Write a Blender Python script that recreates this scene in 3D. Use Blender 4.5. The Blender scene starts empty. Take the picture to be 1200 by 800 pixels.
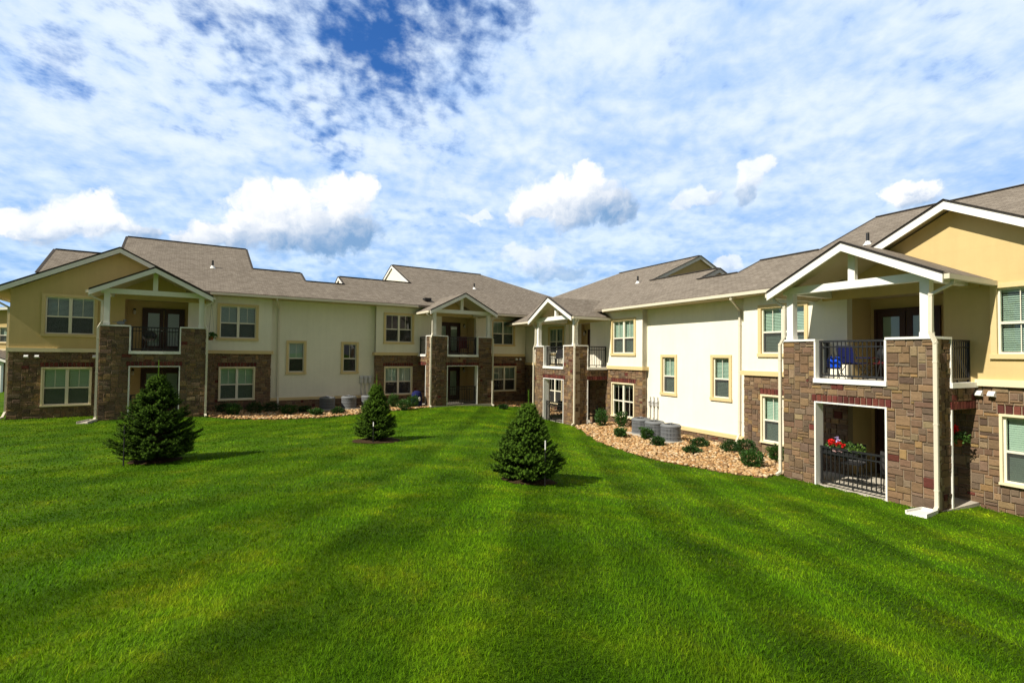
import bpy, math, random
import numpy as np
from mathutils import Matrix, Vector
R_ = math.radians
scene = bpy.context.scene
col = scene.collection
rng = random.Random(7)
nrng = np.random.default_rng(11)

# ------------------------------------------------------------------ camera
F, PITCH, ROLL = 599.74, 0.02742, 0.01081
cam_d = bpy.data.cameras.new('camera'); cam = bpy.data.objects.new('camera', cam_d); col.objects.link(cam)
cam_d.sensor_width = 36.0; cam_d.sensor_fit = 'HORIZONTAL'; cam_d.lens = F / 1200 * 36
cam_d.clip_start = 0.05; cam_d.clip_end = 6000
cp, sp = math.cos(PITCH), math.sin(PITCH); cr, sr = math.cos(ROLL), math.sin(ROLL)
ex = Vector((1, 0, 0)); ez = Vector((0, -sp, cp)); fw = Vector((0, cp, sp))
rt = ex * cr + ez * sr; up = -ex * sr + ez * cr
cam.matrix_world = Matrix(((rt.x, up.x, -fw.x, 0), (rt.y, up.y, -fw.y, 0), (rt.z, up.z, -fw.z, 0), (0, 0, 0, 1)))
scene.camera = cam

# ------------------------------------------------------------------ light
SUN_AZ, SUN_EL = 214.5, 42.0          # azimuth from +X counter-clockwise
sd = Vector((math.cos(R_(SUN_EL)) * math.cos(R_(SUN_AZ)), math.cos(R_(SUN_EL)) * math.sin(R_(SUN_AZ)), math.sin(R_(SUN_EL))))
sun_d = bpy.data.lights.new('sun', 'SUN'); sun_d.energy = 5.0; sun_d.angle = R_(0.53); sun_d.color = (1.0, 0.93, 0.80)
sun = bpy.data.objects.new('sun', sun_d); col.objects.link(sun)
sun.rotation_euler = sd.to_track_quat('Z', 'Y').to_euler(); sun.location = (-20, -20, 30)
vs = scene.view_settings
vs.view_transform = 'Standard'; vs.look = 'None'; vs.gamma = 1.0; vs.exposure = 0.40; vs.use_curve_mapping = False

# ------------------------------------------------------------------ node helper
class NT:
    def __init__(s, tree): s.t = tree
    def n(s, typ, **kw):
        nd = s.t.nodes.new(typ)
        for k, v in kw.items(): setattr(nd, k, v)
        return nd
    def put(s, sock, v):
        if isinstance(v, bpy.types.NodeSocket): s.t.links.new(v, sock)
        elif v is not None: sock.default_value = v
    def math(s, op, a, b=None, c=None, clamp=False):
        nd = s.n('ShaderNodeMath', operation=op, use_clamp=clamp)
        s.put(nd.inputs[0], a)
        if b is not None: s.put(nd.inputs[1], b)
        if c is not None: s.put(nd.inputs[2], c)
        return nd.outputs[0]
    def vmath(s, op, a, b=None, scale=None):
        nd = s.n('ShaderNodeVectorMath', operation=op)
        s.put(nd.inputs[0], a)
        if b is not None: s.put(nd.inputs[1], b)
        if scale is not None: s.put(nd.inputs['Scale'], scale)
        return nd.outputs['Value'] if op in ('LENGTH', 'DOT_PRODUCT', 'DISTANCE') else nd.outputs[0]
    def noise(s, vec, scale, detail=4, rough=.55, dist=0.0, dims='3D'):
        nd = s.n('ShaderNodeTexNoise', noise_dimensions=dims)
        s.put(nd.inputs['Vector'], vec); nd.inputs['Scale'].default_value = scale
        nd.inputs['Detail'].default_value = detail; nd.inputs['Roughness'].default_value = rough
        nd.inputs['Distortion'].default_value = dist
        return nd.outputs[0]
    def smooth(s, x, a, b, o0=0.0, o1=1.0):
        nd = s.n('ShaderNodeMapRange', interpolation_type='SMOOTHSTEP')
        s.put(nd.inputs[0], x); nd.inputs[1].default_value = a; nd.inputs[2].default_value = b
        nd.inputs[3].default_value = o0; nd.inputs[4].default_value = o1
        return nd.outputs[0]
    def lin(s, x, a, b, o0=0.0, o1=1.0):
        nd = s.n('ShaderNodeMapRange')
        s.put(nd.inputs[0], x); nd.inputs[1].default_value = a; nd.inputs[2].default_value = b
        nd.inputs[3].default_value = o0; nd.inputs[4].default_value = o1
        return nd.outputs[0]
    def mix(s, f, a, b, mode='MIX'):
        nd = s.n('ShaderNodeMix', data_type='RGBA', blend_type=mode)
        s.put(nd.inputs[0], f); s.put(nd.inputs[6], c4(a)); s.put(nd.inputs[7], c4(b))
        return nd.outputs[2]
    def comb(s, x, y, z):
        nd = s.n('ShaderNodeCombineXYZ')
        s.put(nd.inputs[0], x); s.put(nd.inputs[1], y); s.put(nd.inputs[2], z)
        return nd.outputs[0]
    def sep(s, v):
        nd = s.n('ShaderNodeSeparateXYZ'); s.put(nd.inputs[0], v); return nd.outputs
    def attr(s, name): return s.n('ShaderNodeAttribute', attribute_name=name).outputs['Color']
def c4(c):
    return (*c, 1.0) if isinstance(c, tuple) and len(c) == 3 else c

# ------------------------------------------------------------------ sky
world = bpy.data.worlds.new('World'); scene.world = world; world.use_nodes = True
wt = world.node_tree
for nd in list(wt.nodes): wt.nodes.remove(nd)
W = NT(wt)
sky = W.n('ShaderNodeTexSky', sky_type='NISHITA', sun_disc=False)
sky.sun_elevation = R_(SUN_EL); sky.sun_rotation = math.atan2(sd.x, sd.y)
sky.altitude = 300; sky.air_density = 1.0; sky.dust_density = 0.3; sky.ozone_density = 3.0
dirv = W.n('ShaderNodeTexCoord').outputs['Generated']
dx, dy, dz = W.sep(dirv)
zc = W.math('MAXIMUM', dz, 0.0)
inv = W.math('DIVIDE', 1.0, W.math('ADD', zc, 0.16))
pvec = W.comb(W.math('MULTIPLY', dx, inv), W.math('MULTIPLY', dy, inv), 0.0)
skyblue = W.mix(1.0, sky.outputs[0], (0.40, 0.86, 1.42), 'MULTIPLY')
# broad thin altocumulus deck with blue openings
n_big = W.noise(W.vmath('ADD', pvec, (3.1, 1.7, 0)), 0.9, 3, .5)
warp = W.vmath('SCALE', W.vmath('SUBTRACT', W.n('ShaderNodeTexNoise').outputs['Color'], (0.5, 0.5, 0.5)), scale=0.0)
rot = W.n('ShaderNodeMapping'); rot.inputs['Rotation'].default_value = (0, 0, R_(-20)); rot.inputs['Scale'].default_value = (1.0, 0.85, 1.0)
W.put(rot.inputs[0], pvec)
n_mid = W.noise(rot.outputs[0], 5.2, 6, .60, .1)
n_fine = W.noise(rot.outputs[0], 21.0, 4, .58, .15)
def img_dir(px, py):
    v = (rt * ((px - 600) / F) + up * (-(py - 400) / F) + fw).normalized(); return v
hole = None
for (px, py, r, k) in [(455, 55, .20, 1.0), (395, 100, .16, .6), (530, 30, .18, .85), (600, 12, .13, .7), (65, 80, .08, .4), (480, 118, .09, .55), (785, 60, .07, .33), (300, -80, .35, .5), (1150, 5, .12, .2)]:
    d = W.vmath('DISTANCE', dirv, tuple(img_dir(px, py)))
    g = W.smooth(d, r, 0.0, 0.0, k)
    hole = g if hole is None else W.math('MAXIMUM', hole, g)
back = W.smooth(dy, 0.25, -0.35)                                # unseen sky behind the viewer, dimmed to lower the ambient light
dens = W.math('ADD', W.math('MULTIPLY', n_mid, 0.62), W.math('MULTIPLY', n_fine, 0.46))
dens = W.math('ADD', dens, W.math('MULTIPLY', W.math('SUBTRACT', n_big, 0.5), 0.22))
dens = W.math('SUBTRACT', W.math('ADD', dens, 0.30), W.math('MULTIPLY', hole, 0.36))
left = W.math('MULTIPLY', W.smooth(dx, .05, -.55), W.smooth(dz, .22, .42))
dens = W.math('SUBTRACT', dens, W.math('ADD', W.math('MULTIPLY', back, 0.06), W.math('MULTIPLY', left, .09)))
alpha = W.smooth(dens, 0.40, 0.74)
tone = W.math('ADD', W.math('MULTIPLY', n_mid, 0.7), W.math('MULTIPLY', W.noise(W.vmath('MULTIPLY', pvec, (1.0, 1.5, 1.0)), 1.5, 5, .6), 0.75))
tone = W.math('ADD', tone, W.math('MULTIPLY', n_fine, .30))
tone = W.smooth(tone, 0.62, 1.12)
hz = W.math('MULTIPLY', W.smooth(dz, 0.36, 0.06), .62)
deck = W.mix(tone, (0.47, 0.67, 1.0), (0.91, 0.98, 1.05))
deck = W.mix(hz, deck, W.mix(tone, (0.22, 0.49, 0.88), (0.68, 0.89, 1.07)))
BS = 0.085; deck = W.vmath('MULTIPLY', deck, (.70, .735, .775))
deck = W.mix(W.math('MAXIMUM', back, W.smooth(dz, .62, .85)), deck, (.19, .19, .19))  # dark grey deck added behind and overhead, out of view, to cut ambient light
skyc = W.vmath('SCALE', skyblue, scale=BS)
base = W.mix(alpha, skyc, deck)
# cumulus heaps low over the roofs
az = W.math('ARCTAN2', dx, dy); el = W.math('ARCSINE', dz)
aev = W.comb(az, el, 0.0)
wv = W.n('ShaderNodeTexNoise', noise_dimensions='3D'); W.put(wv.inputs['Vector'], aev)
wv.inputs['Scale'].default_value = 22; wv.inputs['Detail'].default_value = 6; wv.inputs['Roughness'].default_value = .55
wdis = W.vmath('SCALE', W.vmath('SUBTRACT', wv.outputs['Color'], (0.5, 0.5, 0.5)), scale=0.055)
aew = W.vmath('ADD', aev, wdis)
def puff(v, sc=30): return W.noise(v, sc, 6, .56)
r0 = puff(aew); r1 = puff(W.vmath('ADD', aew, (-0.010, 0.012, 0)))
relief = W.math('MULTIPLY', W.math('SUBTRACT', r0, r1), 3.2)
rel2 = W.math('ADD', W.math('MULTIPLY', W.math('SUBTRACT', W.noise(aew, 13, 5, .55), W.noise(W.vmath('ADD', aew, (-0.022, 0.026, 0)), 13, 5, .55)), 2.6), W.math('MULTIPLY', relief, .22))
def ae(px, py):
    v = img_dir(px, py); return math.atan2(v.x, v.y), math.asin(v.z)
heaps = [  # (ellipses in picture-plane degrees of the sky, base row, height, softness, weight)
    ([(330, 262, 75, 42), (300, 235, 26, 30), (345, 235, 30, 30), (400, 232, 38, 30), (425, 222, 24, 22), (375, 270, 80, 34), (265, 275, 45, 20), (230, 285, 35, 14)], 312, 95, 1.0, 'w'),
    ([(668, 235, 62, 36), (690, 212, 26, 24), (640, 240, 45, 24), (725, 245, 30, 22), (610, 252, 26, 16)], 285, 85, 1.0, 'w'),
    ([(882, 205, 20, 22), (872, 222, 18, 18), (895, 195, 18, 14)], 250, 62, .75, 'w'),
    ([(822, 232, 26, 14), (800, 240, 22, 10)], 258, 40, .6, 'w'),
    ([(1066, 228, 36, 17), (1080, 222, 22, 12)], 258, 42, .95, 'w'),
    ([(95, 258, 72, 30), (115, 242, 30, 22), (45, 264, 55, 24), (12, 256, 26, 22), (165, 274, 30, 10)], 300, 58, .9, 'w'),
    ([(620, 300, 40, 16), (648, 318, 50, 12)], 335, 40, .5, 'w'),
    ([(855, 312, 22, 10), (560, 255, 20, 8)], 335, 36, .6, 'w'),
]
out = base
for ells, brow, hh, wgt, _ in heaps:
    m_ = None
    for (px, py, rx, ry) in ells:
        a0, e0 = ae(px, py); a1, _e = ae(px + rx, py); _a, e1 = ae(px, py - ry)
        q = W.vmath('MULTIPLY', W.vmath('SUBTRACT', aew, (a0, e0, 0)), (1 / abs(a1 - a0), 1 / abs(e1 - e0), 0.0))
        g = W.math('SUBTRACT', 1.0, W.vmath('LENGTH', q))
        m_ = g if m_ is None else W.math('SMOOTH_MAX', m_, g, 0.15)
    m_ = W.math('ADD', m_, W.math('MULTIPLY', W.math('SUBTRACT', r0, 0.5), .95))
    mask = W.math('MULTIPLY', W.smooth(m_, -0.02, 0.36), wgt)
    _a, eb = ae(ells[0][0], brow); _a, et = ae(ells[0][0], brow - hh)
    rise = W.math('ADD', el, W.math('MULTIPLY', W.math('SUBTRACT', ae(ells[0][0], brow)[0], az), .28))
    lit = W.smooth(W.math('ADD', rise, W.math('MULTIPLY', relief, 0.012)), eb + (et - eb) * .04, eb + (et - eb) * .86)
    lit = W.math('ADD', lit, W.math('MULTIPLY', rel2, 0.34), clamp=True)
    cc = W.mix(lit, (0.18, 0.315, 0.52), (0.85, 0.85, 0.845))
    mask = W.math('MULTIPLY', mask, W.smooth(W.math('ADD', el, W.math('MULTIPLY', relief, .03)), eb - (et - eb) * .12, eb + (et - eb) * .08))
    out = W.mix(mask, out, cc)
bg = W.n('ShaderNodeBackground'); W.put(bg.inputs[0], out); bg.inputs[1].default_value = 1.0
world.cycles.sampling_method = 'MANUAL'; world.cycles.sample_map_resolution = 512
wo = W.n('ShaderNodeOutputWorld'); wt.links.new(bg.outputs[0], wo.inputs[0])

# ------------------------------------------------------------------ materials
def mat(name, color=(.5, .5, .5), rough=.8, spec=.3, metal=0.0, build=None):
    m = bpy.data.materials.new(name); m.use_nodes = True
    t = NT(m.node_tree); b = m.node_tree.nodes['Principled BSDF']
    b.inputs['Base Color'].default_value = (*color, 1); b.inputs['Roughness'].default_value = rough
    b.inputs['Specular IOR Level'].default_value = spec; b.inputs['Metallic'].default_value = metal
    if build: build(t, b)
    return m
def bump(t, b, h, strength=.3, dist=.02):
    nd = t.n('ShaderNodeBump'); nd.inputs['Strength'].default_value = strength; nd.inputs['Distance'].default_value = dist
    t.put(nd.inputs['Height'], h); t.put(b.inputs['Normal'], nd.outputs[0])
def obco(t): return t.n('ShaderNodeTexCoord').outputs['Object']
def uvco(t): return t.n('ShaderNodeTexCoord').outputs['UV']
def mottled(c, amt=.12, scale=1.3, bs=60, bstr=.25, bdist=.01):
    def f(t, b):
        co = obco(t)
        n1 = t.noise(co, scale, 5, .6); n2 = t.noise(co, 18, 3, .6)
        v = t.math('ADD', t.math('MULTIPLY', t.math('SUBTRACT', n1, .5), amt * 2), t.math('MULTIPLY', t.math('SUBTRACT', n2, .5), amt))
        v = t.math('ADD', v, 1.0)
        t.put(b.inputs['Base Color'], t.vmath('SCALE', t.n('ShaderNodeRGB').outputs[0], scale=v))
        for nd in t.t.nodes:
            if nd.type == 'RGB': nd.outputs[0].default_value = (*c, 1)
        bump(t, b, t.noise(co, bs, 3, .7), bstr, bdist)
    return f
def stucco(c):
    def f(t, b):
        co = obco(t); uv = uvco(t)
        n1 = t.noise(co, .7, 6, .62); n2 = t.noise(co, 7, 4, .6)
        st = t.n('ShaderNodeMapping'); st.inputs['Scale'].default_value = (5.0, 5.0, .35); t.put(st.inputs[0], co)
        n3 = t.noise(st.outputs[0], 1.0, 4, .6)
        v = t.math('ADD', t.math('MULTIPLY', n1, .22), t.math('ADD', t.math('MULTIPLY', n2, .08), t.math('MULTIPLY', n3, .15)))
        v = t.math('ADD', v, .775)
        rgb = t.n('ShaderNodeRGB'); rgb.outputs[0].default_value = (*c, 1)
        t.put(b.inputs['Base Color'], t.vmath('SCALE', rgb.outputs[0], scale=v))
        # siding panel courses: fine joints every 0.36 m
        ux, uz, _ = t.sep(uv)
        fr = t.math('FRACT', t.math('DIVIDE', uz, .36))
        j = t.smooth(fr, .0, .035)
        h = t.math('ADD', t.math('MULTIPLY', t.noise(co, 45, 4, .7), .6), t.math('MULTIPLY', j, .35))
        bump(t, b, h, .28, .012)
    return f
def attr_col(var=.35, sc=14, bsc=30, bstr=.5, bdist=.012):
    def f(t, b):
        co = obco(t); a = t.attr('col')
        n = t.noise(co, sc, 6, .65)
        n2 = t.noise(co, 90, 2, .5)
        v = t.math('ADD', 1 - var * .62, t.math('ADD', t.math('MULTIPLY', n, var), t.math('MULTIPLY', n2, var * .3)))
        t.put(b.inputs['Base Color'], t.vmath('SCALE', a, scale=v))
        bump(t, b, t.math('ADD', n, t.math('MULTIPLY', n2, .4)), bstr, bdist)
    return f
def shingle(t, b):
    uv = uvco(t)
    br = t.n('ShaderNodeTexBrick'); t.put(br.inputs['Vector'], uv)
    br.offset = .37; br.inputs['Scale'].default_value = 1.0
    br.inputs['Brick Width'].default_value = .21; br.inputs['Row Height'].default_value = .13
    br.inputs['Mortar Size'].default_value = .006; br.inputs['Mortar Smooth'].default_value = .3; br.inputs['Bias'].default_value = 0
    br.inputs['Color1'].default_value = (.232, .200, .163, 1); br.inputs['Color2'].default_value = (.160, .135, .108, 1); br.inputs['Mortar'].default_value = (.06, .047, .036, 1)
    n = t.noise(uv, .45, 5, .6); n2 = t.noise(uv, 60, 2, .6)
    v = t.math('ADD', .68, t.math('ADD', t.math('MULTIPLY', n, .36), t.math('MULTIPLY', n2, .3)))
    t.put(b.inputs['Base Color'], t.vmath('SCALE', br.outputs[0], scale=v))
    bump(t, b, t.math('ADD', br.outputs[1], t.math('MULTIPLY', n2, .3)), -.4, .02)
M = {}
M['stone'] = mat('ledge_stone', rough=.95, spec=.1, build=attr_col(.70, 11, 30, .9, .025))
M['mortar'] = mat('mortar', (.32, .255, .18), .95, .1, build=mottled((.32, .255, .18), .12))
M['cream'] = mat('cream_stucco', (.70, .64, .47), .9, .15, build=stucco((.78, .745, .62)))
M['tan'] = mat('tan_stucco', (.55, .40, .17), .9, .15, build=stucco((.57, .435, .205)))
M['trimtan'] = mat('tan_trim_paint', (.62, .48, .24), .7, .3, build=mottled((.64, .50, .255), .08))
M['trimpale'] = mat('pale_trim_paint', (.74, .66, .45), .7, .3, build=mottled((.74, .65, .43), .06))
M['white'] = mat('white_paint', (.78, .77, .73), .55, .35, build=mottled((.78, .77, .72), .07))
M['gutter'] = mat('gutter_paint', (.62, .57, .45), .5, .4, build=mottled((.62, .57, .45), .07))
M['vinyl'] = mat('window_vinyl', (.74, .70, .58), .5, .4, build=mottled((.74, .70, .58), .04))
M['shingle'] = mat('asphalt_shingle', rough=.95, spec=.15, build=shingle)
M['edge'] = mat('shingle_edge', (.06, .054, .05), .9, .1, build=mottled((.06, .054, .05), .2))
M['soffit'] = mat('soffit_paint', (.50, .42, .26), .8, .2, build=mottled((.50, .42, .26), .08))
M['black'] = mat('black_metal', (.012, .012, .013), .45, .5, build=mottled((.012, .012, .013), .2))
M['door'] = mat('dark_brown_door', (.045, .018, .013), .5, .4, build=mottled((.045, .018, .013), .2))
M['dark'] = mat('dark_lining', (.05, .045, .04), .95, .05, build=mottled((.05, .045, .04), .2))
M['concrete'] = mat('pale_concrete', (.45, .41, .34), .95, .15, build=mottled((.46, .42, .35), .25, 3))
M['blind'] = mat('blind_slat', (.70, .70, .64), .6, .3, build=mottled((.70, .70, .64), .06))
M['curtain'] = mat('curtain_cloth', (.10, .095, .09), .9, .1, build=mottled((.10, .095, .09), .25))
def glassb(t, b):
    out = [n for n in t.t.nodes if n.type == 'OUTPUT_MATERIAL'][0]
    tr = t.n('ShaderNodeBsdfTransparent'); tr.inputs[0].default_value = (.62, .76, .70, 1)
    gl = t.n('ShaderNodeBsdfGlossy'); gl.inputs['Roughness'].default_value = .015; gl.inputs[0].default_value = (.95, 1, 1, 1)
    ge = t.n('ShaderNodeNewGeometry')
    fc = t.math('SUBTRACT', 1.0, t.math('ABSOLUTE', t.vmath('DOT_PRODUCT', ge.outputs['Incoming'], ge.outputs['True Normal'])))
    fres = t.math('ADD', .075, t.math('MULTIPLY', t.math('POWER', fc, 5.0), .9), clamp=True)
    nn = t.noise(obco(t), 2.5, 2, .5); bp = t.n('ShaderNodeBump'); bp.inputs['Strength'].default_value = .05; bp.inputs['Distance'].default_value = .02
    t.put(bp.inputs['Height'], nn); t.put(gl.inputs['Normal'], bp.outputs[0])
    mx = t.n('ShaderNodeMixShader')
    t.put(mx.inputs[0], fres); t.put(mx.inputs[1], tr.outputs[0]); t.put(mx.inputs[2], gl.outputs[0])
    t.put(out.inputs[0], mx.outputs[0])
M['glass'] = mat('window_glass', build=glassb)
def screenb(t, b):
    out = [n for n in t.t.nodes if n.type == 'OUTPUT_MATERIAL'][0]
    tr = t.n('ShaderNodeBsdfTransparent'); df = t.n('ShaderNodeBsdfDiffuse'); df.inputs[0].default_value = (.06, .06, .06, 1)
    mx = t.n('ShaderNodeMixShader'); t.put(mx.inputs[0], t.math('ADD', .50, t.math('MULTIPLY', t.noise(obco(t), 3, 2, .5), .1)))
    t.put(mx.inputs[1], tr.outputs[0]); t.put(mx.inputs[2], df.outputs[0]); t.put(out.inputs[0], mx.outputs[0])
M['screen'] = mat('insect_mesh', build=screenb)
M['acgrey'] = mat('grey_enamel', (.16, .17, .18), .5, .4, build=mottled((.16, .17, .18), .1))
M['acdark'] = mat('condenser_core', (.03, .03, .032), .8, .2, build=mottled((.03, .03, .032), .2))
M['pipe'] = mat('grey_plastic', (.50, .50, .49), .5, .4, build=mottled((.5, .5, .49), .06))
M['ventmet'] = mat('white_metal', (.82, .82, .80), .4, .5, build=mottled((.82, .82, .8), .05))
M['lampg'] = mat('frosted_lamp_glass', (.55, .50, .40), .3, .5, build=mottled((.55, .5, .4), .05))
M['bluecloth'] = mat('navy_canvas', (.007, .011, .075), .8, .2, build=mottled((.007, .011, .075), .2))
M['brightblue'] = mat('bright_blue_plastic', (.01, .09, .75), .4, .4, build=mottled((.01, .09, .75), .1))
M['maroon'] = mat('maroon_canvas', (.09, .012, .014), .8, .2, build=mottled((.09, .012, .014), .2))
M['terracotta'] = mat('terracotta', (.30, .10, .045), .8, .2, build=mottled((.3, .1, .045), .15))
M['bark'] = mat('spruce_bark', (.07, .045, .03), .95, .1, build=mottled((.07, .045, .03), .3, 8))
M['soil'] = mat('mulch_soil', (.06, .04, .022), .98, .05, build=mottled((.06, .04, .022), .4, 9, 40, .9, .03))
M['bedsoil'] = mat('bed_gravel', (.26, .16, .085), .98, .05, build=mottled((.26, .16, .085), .4, 9, 40, .9, .03))
M['rock'] = mat('river_rock', rough=.85, spec=.2, build=attr_col(.4, 9, 30, .5, .015))
def leafm(name, rough=.5, transl=.25, spec=.3):
    def f(t, b):
        a = t.attr('col'); n = t.noise(obco(t), 3, 3, .6)
        c = t.vmath('SCALE', a, scale=t.math('ADD', .75, t.math('MULTIPLY', n, .5)))
        t.put(b.inputs['Base Color'], c)
        out = [k for k in t.t.nodes if k.type == 'OUTPUT_MATERIAL'][0]
        tl = t.n('ShaderNodeBsdfTranslucent'); t.put(tl.inputs[0], c)
        mx = t.n('ShaderNodeMixShader'); mx.inputs[0].default_value = transl
        t.put(mx.inputs[1], b.outputs[0]); t.put(mx.inputs[2], tl.outputs[0]); t.put(out.inputs[0], mx.outputs[0])
    return mat(name, rough=rough, spec=spec, build=f)
M['leaf'] = leafm('leaf'); M['needle'] = leafm('spruce_needle', .75, .15, .05); M['petal'] = leafm('petal', .6, .3, .1)

# ------------------------------------------------------------------ object helpers
def tag(o, label=None, cat=None, group=None, kind=None):
    for k, v in (('label', label), ('category', cat), ('group', group), ('kind', kind)):
        if v: o[k] = v
    return o
def empty(name, loc=(0, 0, 0), rz=0.0, parent=None):
    o = bpy.data.objects.new(name, None); col.objects.link(o); o.empty_display_size = .3
    o.location = loc; o.rotation_euler = (0, 0, rz)
    if parent: o.parent = parent
    return o
class MB:
    """collects faces; (u, v, z) local, v towards the lawn; s flips the handedness of a wing"""
    def __init__(s, sgn=1): s.V = []; s.Fc = []; s.C = []; s.s = sgn
    def add(s, verts, faces, c=(1, 1, 1)):
        k = len(s.V)
        s.V += [(a, s.s * b, z) for a, b, z in verts]; s.C += [c] * len(verts)
        s.Fc += [tuple(k + i for i in (f if s.s > 0 else f[::-1])) for f in faces]
        return s
    def box(s, u0, u1, v0, v1, z0, z1, c=(1, 1, 1)):
        u0, u1 = min(u0, u1), max(u0, u1); v0, v1 = min(v0, v1), max(v0, v1); z0, z1 = min(z0, z1), max(z0, z1)
        vs_ = [(u0, v0, z0), (u1, v0, z0), (u1, v1, z0), (u0, v1, z0), (u0, v0, z1), (u1, v0, z1), (u1, v1, z1), (u0, v1, z1)]
        return s.add(vs_, [(0, 3, 2, 1), (4, 5, 6, 7), (0, 1, 5, 4), (1, 2, 6, 5), (2, 3, 7, 6), (3, 0, 4, 7)], c)
    def prism(s, poly, d):
        """poly: 3D points in order, extruded by vector d"""
        n = len(poly); q = [(a + d[0], b + d[1], e + d[2]) for a, b, e in poly]
        return s.add(list(poly) + q, [tuple(range(n))[::-1], tuple(range(n, 2 * n))] + [(i, (i + 1) % n, n + (i + 1) % n, n + i) for i in range(n)])
    def bar(s, p, q, w, h, upv=(0, 0, 1), c=(1, 1, 1)):
        p = Vector(p); q = Vector(q); d = (q - p).normalized(); a = Vector(upv)
        if abs(d.dot(a)) > .98: a = Vector((0, 1, 0))
        x = d.cross(a).normalized(); y = x.cross(d).normalized()
        vs_ = []
        for b in (p, q):
            for i, j in ((-1, -1), (1, -1), (1, 1), (-1, 1)): vs_.append(tuple(b + x * (i * w / 2) + y * (j * h / 2)))
        return s.add(vs_, [(0, 1, 2, 3), (7, 6, 5, 4), (0, 4, 5, 1), (1, 5, 6, 2), (2, 6, 7, 3), (3, 7, 4, 0)], c)
    def path(s, pts, w, h=None):
        h = h or w
        for i in range(len(pts) - 1):
            p = Vector(pts[i]); q = Vector(pts[i + 1]); d = (q - p).normalized() * (w * .45)
            s.bar(p - (d if i else d * 0), q + (d if i < len(pts) - 2 else d * 0), w + i * .0012, h + i * .0012)
        return s
    def tube(s, pts, r, n=8, c=(1, 1, 1), cap=True):
        k = len(s.V); P = [Vector(p) for p in pts]; vs_ = []; rr = r if isinstance(r, (list, tuple)) else [r] * len(P)
        for i, p in enumerate(P):
            d = (P[min(i + 1, len(P) - 1)] - P[max(i - 1, 0)]).normalized()
            a = Vector((0, 0, 1)) if abs(d.z) < .95 else Vector((1, 0, 0))
            x = d.cross(a).normalized(); y = d.cross(x)
            for j in range(n):
                t = 2 * math.pi * j / n; vs_.append(tuple(p + (x * math.cos(t) + y * math.sin(t)) * rr[i]))
        fs = [(i * n + j, i * n + (j + 1) % n, (i + 1) * n + (j + 1) % n, (i + 1) * n + j) for i in range(len(P) - 1) for j in range(n)]
        if cap: fs += [tuple(range(n))[::-1], tuple((len(P) - 1) * n + j for j in range(n))]
        return s.add(vs_, fs, c)
    def lathe(s, prof, n=24, at=(0, 0, 0), c=(1, 1, 1)):
        vs_ = [(at[0] + r * math.cos(2 * math.pi * j / n), at[1] + r * math.sin(2 * math.pi * j / n), at[2] + z) for r, z in prof for j in range(n)]
        fs = [(i * n + j, i * n + (j + 1) % n, (i + 1) * n + (j + 1) % n, (i + 1) * n + j) for i in range(len(prof) - 1) for j in range(n)]
        return s.add(vs_, fs, c)
    def ell(s, c0, r, n=10, m=6, c=(1, 1, 1), jit=0.0):
        vs_ = []; g = rng.random
        for i in range(m + 1):
            t = math.pi * i / m
            for j in range(n):
                k = 1 + (g() - .5) * jit; a = 2 * math.pi * j / n
                vs_.append((c0[0] + r[0] * k * math.sin(t) * math.cos(a), c0[1] + r[1] * k * math.sin(t) * math.sin(a), c0[2] + r[2] * k * math.cos(t)))
        return s.add(vs_, [(i * n + j, (i + 1) * n + j, (i + 1) * n + (j + 1) % n, i * n + (j + 1) % n) for i in range(m) for j in range(n)], c)
    def build(s, name, mt, parent=None, smooth=False, color=False):
        me = bpy.data.meshes.new(name); me.from_pydata(s.V, [], s.Fc)
        me.materials.append(mt)
        if color:
            a = me.color_attributes.new('col', 'FLOAT_COLOR', 'POINT')
            a.data.foreach_set('color', np.array([(*c, 1.0) for c in s.C], dtype=np.float32).ravel())
        # metric UVs along each face
        n = len(me.polygons)
        if n:
            co = np.array(s.V, dtype=np.float64); uvl = me.uv_layers.new(name='UVMap')
            ls = np.empty(n, dtype=np.int32); lt = np.empty(n, dtype=np.int32); nr = np.empty(n * 3)
            me.polygons.foreach_get('loop_start', ls); me.polygons.foreach_get('loop_total', lt); me.polygons.foreach_get('normal', nr)
            nr = nr.reshape(-1, 3); lv = np.empty(len(me.loops), dtype=np.int32); me.loops.foreach_get('vertex_index', lv)
            tz = np.stack([-nr[:, 1], nr[:, 0], np.zeros(n)], 1); ln = np.linalg.norm(tz, axis=1)
            tz[ln < 1e-3] = (1, 0, 0); ln[ln < 1e-3] = 1; tz /= ln[:, None]; bt = np.cross(nr, tz)
            fi = np.repeat(np.arange(n), lt); p = co[lv]
            uv = np.stack([(p * tz[fi]).sum(1), (p * bt[fi]).sum(1)], 1).astype(np.float32)
            uvl.data.foreach_set('uv', uv.ravel())
            if smooth: me.polygons.foreach_set('use_smooth', np.ones(n, dtype=bool))
        me.update()
        o = bpy.data.objects.new(name, me); col.objects.link(o)
        if parent: o.parent = parent
        return o
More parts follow.
